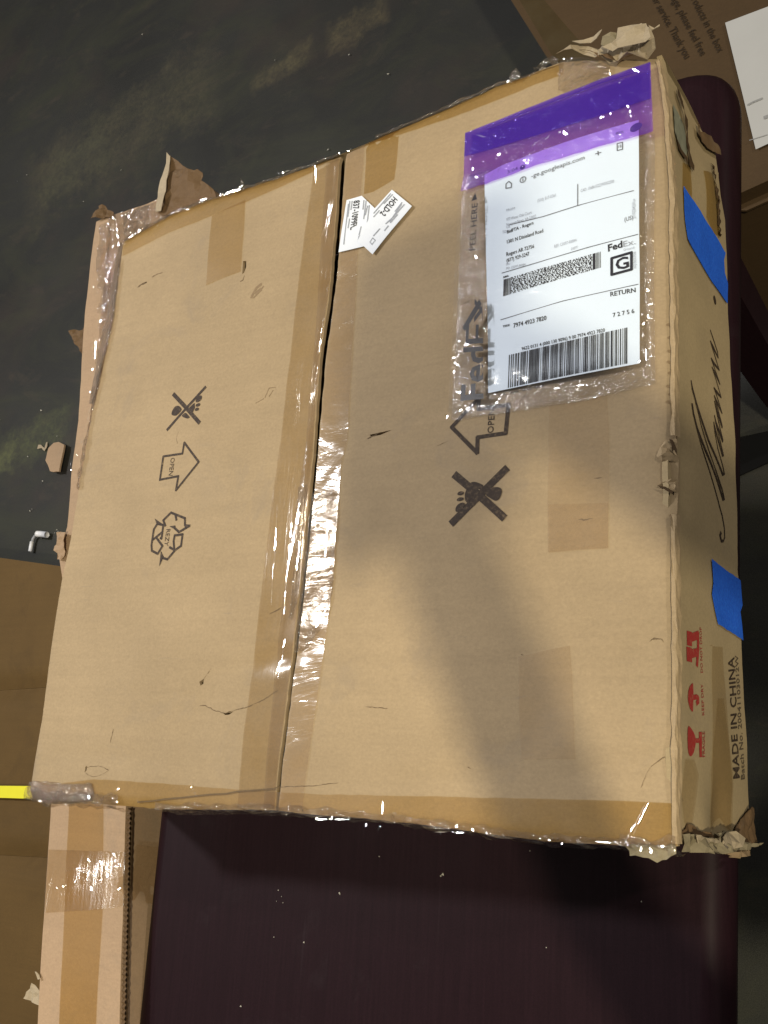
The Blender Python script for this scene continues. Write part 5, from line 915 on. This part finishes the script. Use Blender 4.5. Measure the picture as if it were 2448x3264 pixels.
# ------------------------------------------------------------------ added glint facets on the clear film, tilted to mirror lamps into the camera
M_facet = film_mat('glint_facet_film', (0.97, 0.96, 0.95), 1.6, 0.05, 0.02, bscale=(40, 40, 40), bstr=0.05, bdist=0.0005)
CAM = cam.matrix_world.translation.copy()
LA = bpy.data.objects['ceiling_or_fill_lamp'].location.copy(); LC = bpy.data.objects['ceiling_or_fill_lamp.001'].location.copy()
def facets(par, fn, lift, dots, streaks, warm=0.0, seed=1, dense=2):
    rr = random.Random(seed); V = []; Fc = []
    def facet(p, ax, ln, wd, jit):
        l = (LC if rr.random() < warm else LA) - p; v = CAM - p
        n = (l.normalized() + v.normalized()).normalized()
        n = (n + Vector((rr.uniform(-jit, jit), rr.uniform(-jit, jit), 0))).normalized()
        t = (ax - n * ax.dot(n)).normalized(); b = n.cross(t); s = len(V)
        V.extend([p + t * ln / 2, p + b * wd / 2 + t * ln * rr.uniform(-.2, .2), p - t * ln / 2, p - b * wd / 2 + t * ln * rr.uniform(-.2, .2)]); Fc.append((s, s + 1, s + 2, s + 3))
    for d in dots:
        for k in range(dense):
            a = d[0] + rr.uniform(-1, 1) * 0.0022 * (k > 0); b = d[1] + rr.uniform(-1, 1) * 0.0022 * (k > 0); th = rr.uniform(0, 6.3)
            facet(fn(a, b, lift + rr.uniform(0, .0015)), Vector((math.cos(th), math.sin(th), 0)), rr.uniform(.0014, .0036) * (1 if k == 0 else .7), rr.uniform(.0006, .0014), .035)
    for (p, q), wd in streaks:
        n = max(1, int(math.hypot(q[0] - p[0], q[1] - p[1]) / 0.006))
        for k in range(n):
            a0 = lerp(p, q, k / n); a1 = lerp(p, q, (k + 1) / n); P0 = fn(a0[0], a0[1], lift + .001); P1 = fn(a1[0], a1[1], lift + .001)
            facet((P0 + P1) / 2, (P1 - P0).normalized(), (P1 - P0).length * 1.15, wd * rr.uniform(.35, .95), .035)
    o = mesh('glint_facets', V, Fc, M_facet, par); o['kind'] = 'stuff'
facets(narrow, nar, 0.004, [(-0.1664,-0.1299),(-0.1686,-0.1231),(-0.1485,-0.0904),(-0.1575,-0.0763),(-0.1651,-0.0673),(-0.1574,-0.0637),(-0.1496,-0.0591),(-0.1522,-0.0543),(-0.1402,-0.0452),(-0.1705,-0.0470),(-0.1783,-0.0389),(-0.1667,-0.0273),(-0.1440,-0.0108),(-0.1481,-0.0082),(-0.1394,-0.0844),(-0.1282,-0.1296),(-0.1225,-0.1362),(-0.1425,-0.1391),(-0.1580,-0.1350),(-0.1583,-0.0621),(-0.1491,-0.0014)]
  + [(-0.0447,0.6686),(-0.0271,0.6691),(-0.0203,0.6716),(-0.0035,0.6701),(-0.0090,0.6571),(-0.0060,0.6652),(-0.0792,0.6993),(-0.0894,0.6982),(-0.0868,0.6947),(-0.0612,0.6912),(-0.0341,0.7061),(0.0035,0.6920),(-0.1013,0.6972),(-0.0346,0.6958),(-0.0381,0.6941),(-0.0121,0.6823),(-0.0223,0.6697),(0.0072,0.6702)] + [(-0.1552,0.1805),(-0.1512,0.1889),(-0.1606,0.1995),(-0.1680,0.2165),(-0.1491,0.1491)] + [(-0.1530,0.0173),(-0.1507,0.0623),(-0.1549,0.0835),(-0.1494,0.1431),(-0.1520,0.1151)],
  [([(-0.1478,-0.1175),(-0.1376,-0.0822)], .0012), ([(-0.1581,-0.0512),(-0.1497,-0.0315)], .002), ([(-0.1497,-0.0315),(-0.1479,-0.0169)], .0016), ([(-0.0637,0.6787),(-0.0359,0.6808)], .0022), ([(-0.0623,0.6775),(-0.0497,0.6758)], .0014), ([(-0.0471,0.6646),(-0.0433,0.6706)], .0016), ([(-0.1551,0.0456),(-0.1529,0.0682)], .0014), ([(-0.1693,0.2051),(-0.1688,0.2119)], .0014), ([(-0.1211,-0.0959),(-0.0998,-0.1019)], .0030), ([(-0.0157,0.6546),(-0.0067,0.6611)], .0012), ([(-0.0383,0.6931),(-0.0337,0.6972)], .0028)], 0.15, 3)
_b0, _b1 = [(-0.0002,0.6507)][0][1], [(0.0096,0.7052)][0][1]; _aw = [(0.0047,0.6782)][0][0] + 0.004
facets(narrow, lambda a, b, x=0.0: W(_aw + x, a, b), 0.0, [(lerp((_b0, 0), (_b1, 0), t)[0], c) for t, c in ((.1, .150), (.2, .158), (.3, .148), (.35, .166), (.45, .155), (.5, .163), (.55, .148), (.6, .160), (.7, .152), (.75, .166), (.85, .157))], [(((lerp((_b0, 0), (_b1, 0), .3)[0], .165), (lerp((_b0, 0), (_b1, 0), .6)[0], .160)), .003)], 0.0, 21, 3)
facets(carton, top, 0.0035, [(0.0601,0.0025),(0.0744,0.0004),(0.0941,-0.0001),(0.1047,-0.0001),(0.1189,0.0010),(0.1339,-0.0028),(0.1390,-0.0028),(0.1662,0.0000),(0.1869,-0.0054)] + [(0.2338,-0.0071),(0.2381,-0.0068),(0.3081,-0.0047),(0.3186,-0.0043),(0.1621,-0.0008),(0.1372,-0.0007)] + [(0.0065,0.5967),(0.0795,0.5934),(0.0841,0.6007),(0.1197,0.5895),(0.1203,0.5975),(0.1193,0.6010),(0.1469,0.5982),(0.2099,0.5853),(0.2143,0.5899),(0.0507,0.6069),(0.0687,0.6031),(0.0768,0.5994),(0.2023,0.6002),(0.0610,0.6003),(0.0837,0.5984),(0.0162,0.6059)] + [(0.3421,0.5996),(0.3563,0.5986),(0.3715,0.5972),(0.4250,0.5960),(0.4495,0.6013),(0.4607,0.6011),(0.4638,0.5971),(0.4695,0.5999),(0.4770,0.5984),(0.5343,0.6010),(0.5432,0.6003),(0.5549,0.6001),(0.4129,0.5917),(0.5887,0.5985),(0.6190,0.5985),(0.6111,0.5995),(0.5960,0.5996),(0.3868,0.6014),(0.3991,0.6017),(0.5006,0.6003),(0.4879,0.5998)] + [(0.5359,-0.0212),(0.5430,-0.0191),(0.5344,-0.0071),(0.5765,0.0087),(0.4914,-0.0196),(0.4849,-0.0186),(0.4952,-0.0198),(0.4705,-0.0225),(0.5723,-0.0216)] + [(0.5554,0.6002),(0.5811,0.5985),(0.5886,0.5979),(0.5902,0.5940),(0.6047,0.6012),(0.6126,0.5987),(0.6181,0.5993),(0.5983,0.6017),(0.6196,0.6022)],
  [([(0.1696,0.0003),(0.1892,0.0003)], .0030), ([(0.2819,0.0008),(0.2846,0.0209)], .0010), ([(0.2316,-0.0068),(0.2467,-0.0063)], .0016), ([(0.1727,-0.0011),(0.1847,-0.0021)], .0028), ([(0.4008,0.5838),(0.4023,0.5924)], .0016), ([(0.6019,0.5737),(0.5887,0.5968)], .0026), ([(0.6038,0.5722),(0.5933,0.5933)], .0012), ([(0.5795,0.5995),(0.5682,0.5990)], .0010), ([(0.3409,0.6007),(0.3513,0.6000)], .0009), ([(0.3603,0.5994),(0.3717,0.5988)], .0008), ([(0.4461,0.6021),(0.4551,0.6019)], .0008), ([(0.4629,0.6013),(0.4706,0.6011)], .0008), ([(0.3091,0.2982),(0.3361,0.2970)], .0020), ([(0.2727,0.3394),(0.2738,0.3812)], .0014), ([(0.2744,0.3651),(0.2740,0.3994)], .0030), ([(0.2740,0.3994),(0.2751,0.4285)], .0012), ([(0.2894,0.3572),(0.2887,0.4025)], .0030), ([(0.2887,0.4025),(0.2891,0.4379)], .0012), ([(0.3002,0.3684),(0.2987,0.3997)], .0022), ([(0.2927,0.4587),(0.2896,0.4917)], .0016), ([(0.3290,0.3584),(0.3286,0.3906)], .0018), ([(0.3351,0.4327),(0.3250,0.4499)], .0014), ([(0.3082,0.5103),(0.3308,0.5103)], .0013), ([(0.3139,0.4698),(0.3213,0.4657)], .0022)], 0.3, 5)
pw_ = lambda a, b, x=0.0: pap(0)(a, b, 0.0035 + x)
facets(pouch, pw_, 0.0, [(0.4471,0.2331),(0.4492,0.2397),(0.4469,0.2480),(0.4576,0.2653),(0.4650,0.2699),(0.4739,0.2739),(0.4871,0.2793),(0.4888,0.2762),(0.4474,0.2791),(0.4547,0.2802),(0.4583,0.2807),(0.4440,0.2837),(0.4687,0.2739),(0.4595,0.2682),(0.4513,0.2643),(0.4510,0.2771),(0.6066,0.1978),(0.6095,0.2025),(0.6028,0.2083),(0.6080,0.2111),(0.6057,0.2186),(0.6033,0.2294),(0.6078,0.2319),(0.6018,0.2403),(0.6097,0.2638),(0.6016,0.2670),(0.4627,0.1457),(0.4558,0.1587),(0.4520,0.2191),(0.4448,0.2239),(0.4644,0.2783),(0.6040,0.2375),(0.6086,0.2225),(0.6024,0.2515)] + [(0.5864,0.0245),(0.5413,0.0564),(0.5047,0.0681),(0.5798,0.0517),(0.5952,0.0542),(0.4807,0.0538),(0.4871,0.0540),(0.4954,0.0547),(0.4555,0.0596),(0.4597,0.0696),(0.5152,0.0553),(0.5257,0.0531),(0.5361,0.0528),(0.5716,0.0517),(0.5936,0.0491),(0.5960,0.0590),(0.5075,0.0718),(0.4513,0.0748),(0.5566,0.0531)],
  [([(0.4540,0.2239),(0.4720,0.2230)], .0012), ([(0.4560,0.2272),(0.4731,0.2266)], .0014), ([(0.4468,0.2260),(0.4549,0.2240)], .0014), ([(0.6072,0.2508),(0.6061,0.2663)], .0014), ([(0.4522,0.2644),(0.4630,0.2662)], .0026), ([(0.5970,0.0154),(0.6018,0.0200)], .0032), ([(0.4570,0.0262),(0.4668,0.0322)], .0012), ([(0.5396,0.0550),(0.5434,0.0574)], .0026), ([(0.5047,0.0675),(0.5084,0.0721)], .0014), ([(0.5345,0.2765),(0.5599,0.2775)], .0008), ([(0.4664,0.0981),(0.4621,0.1083)], .0008)], 0.0, 7)
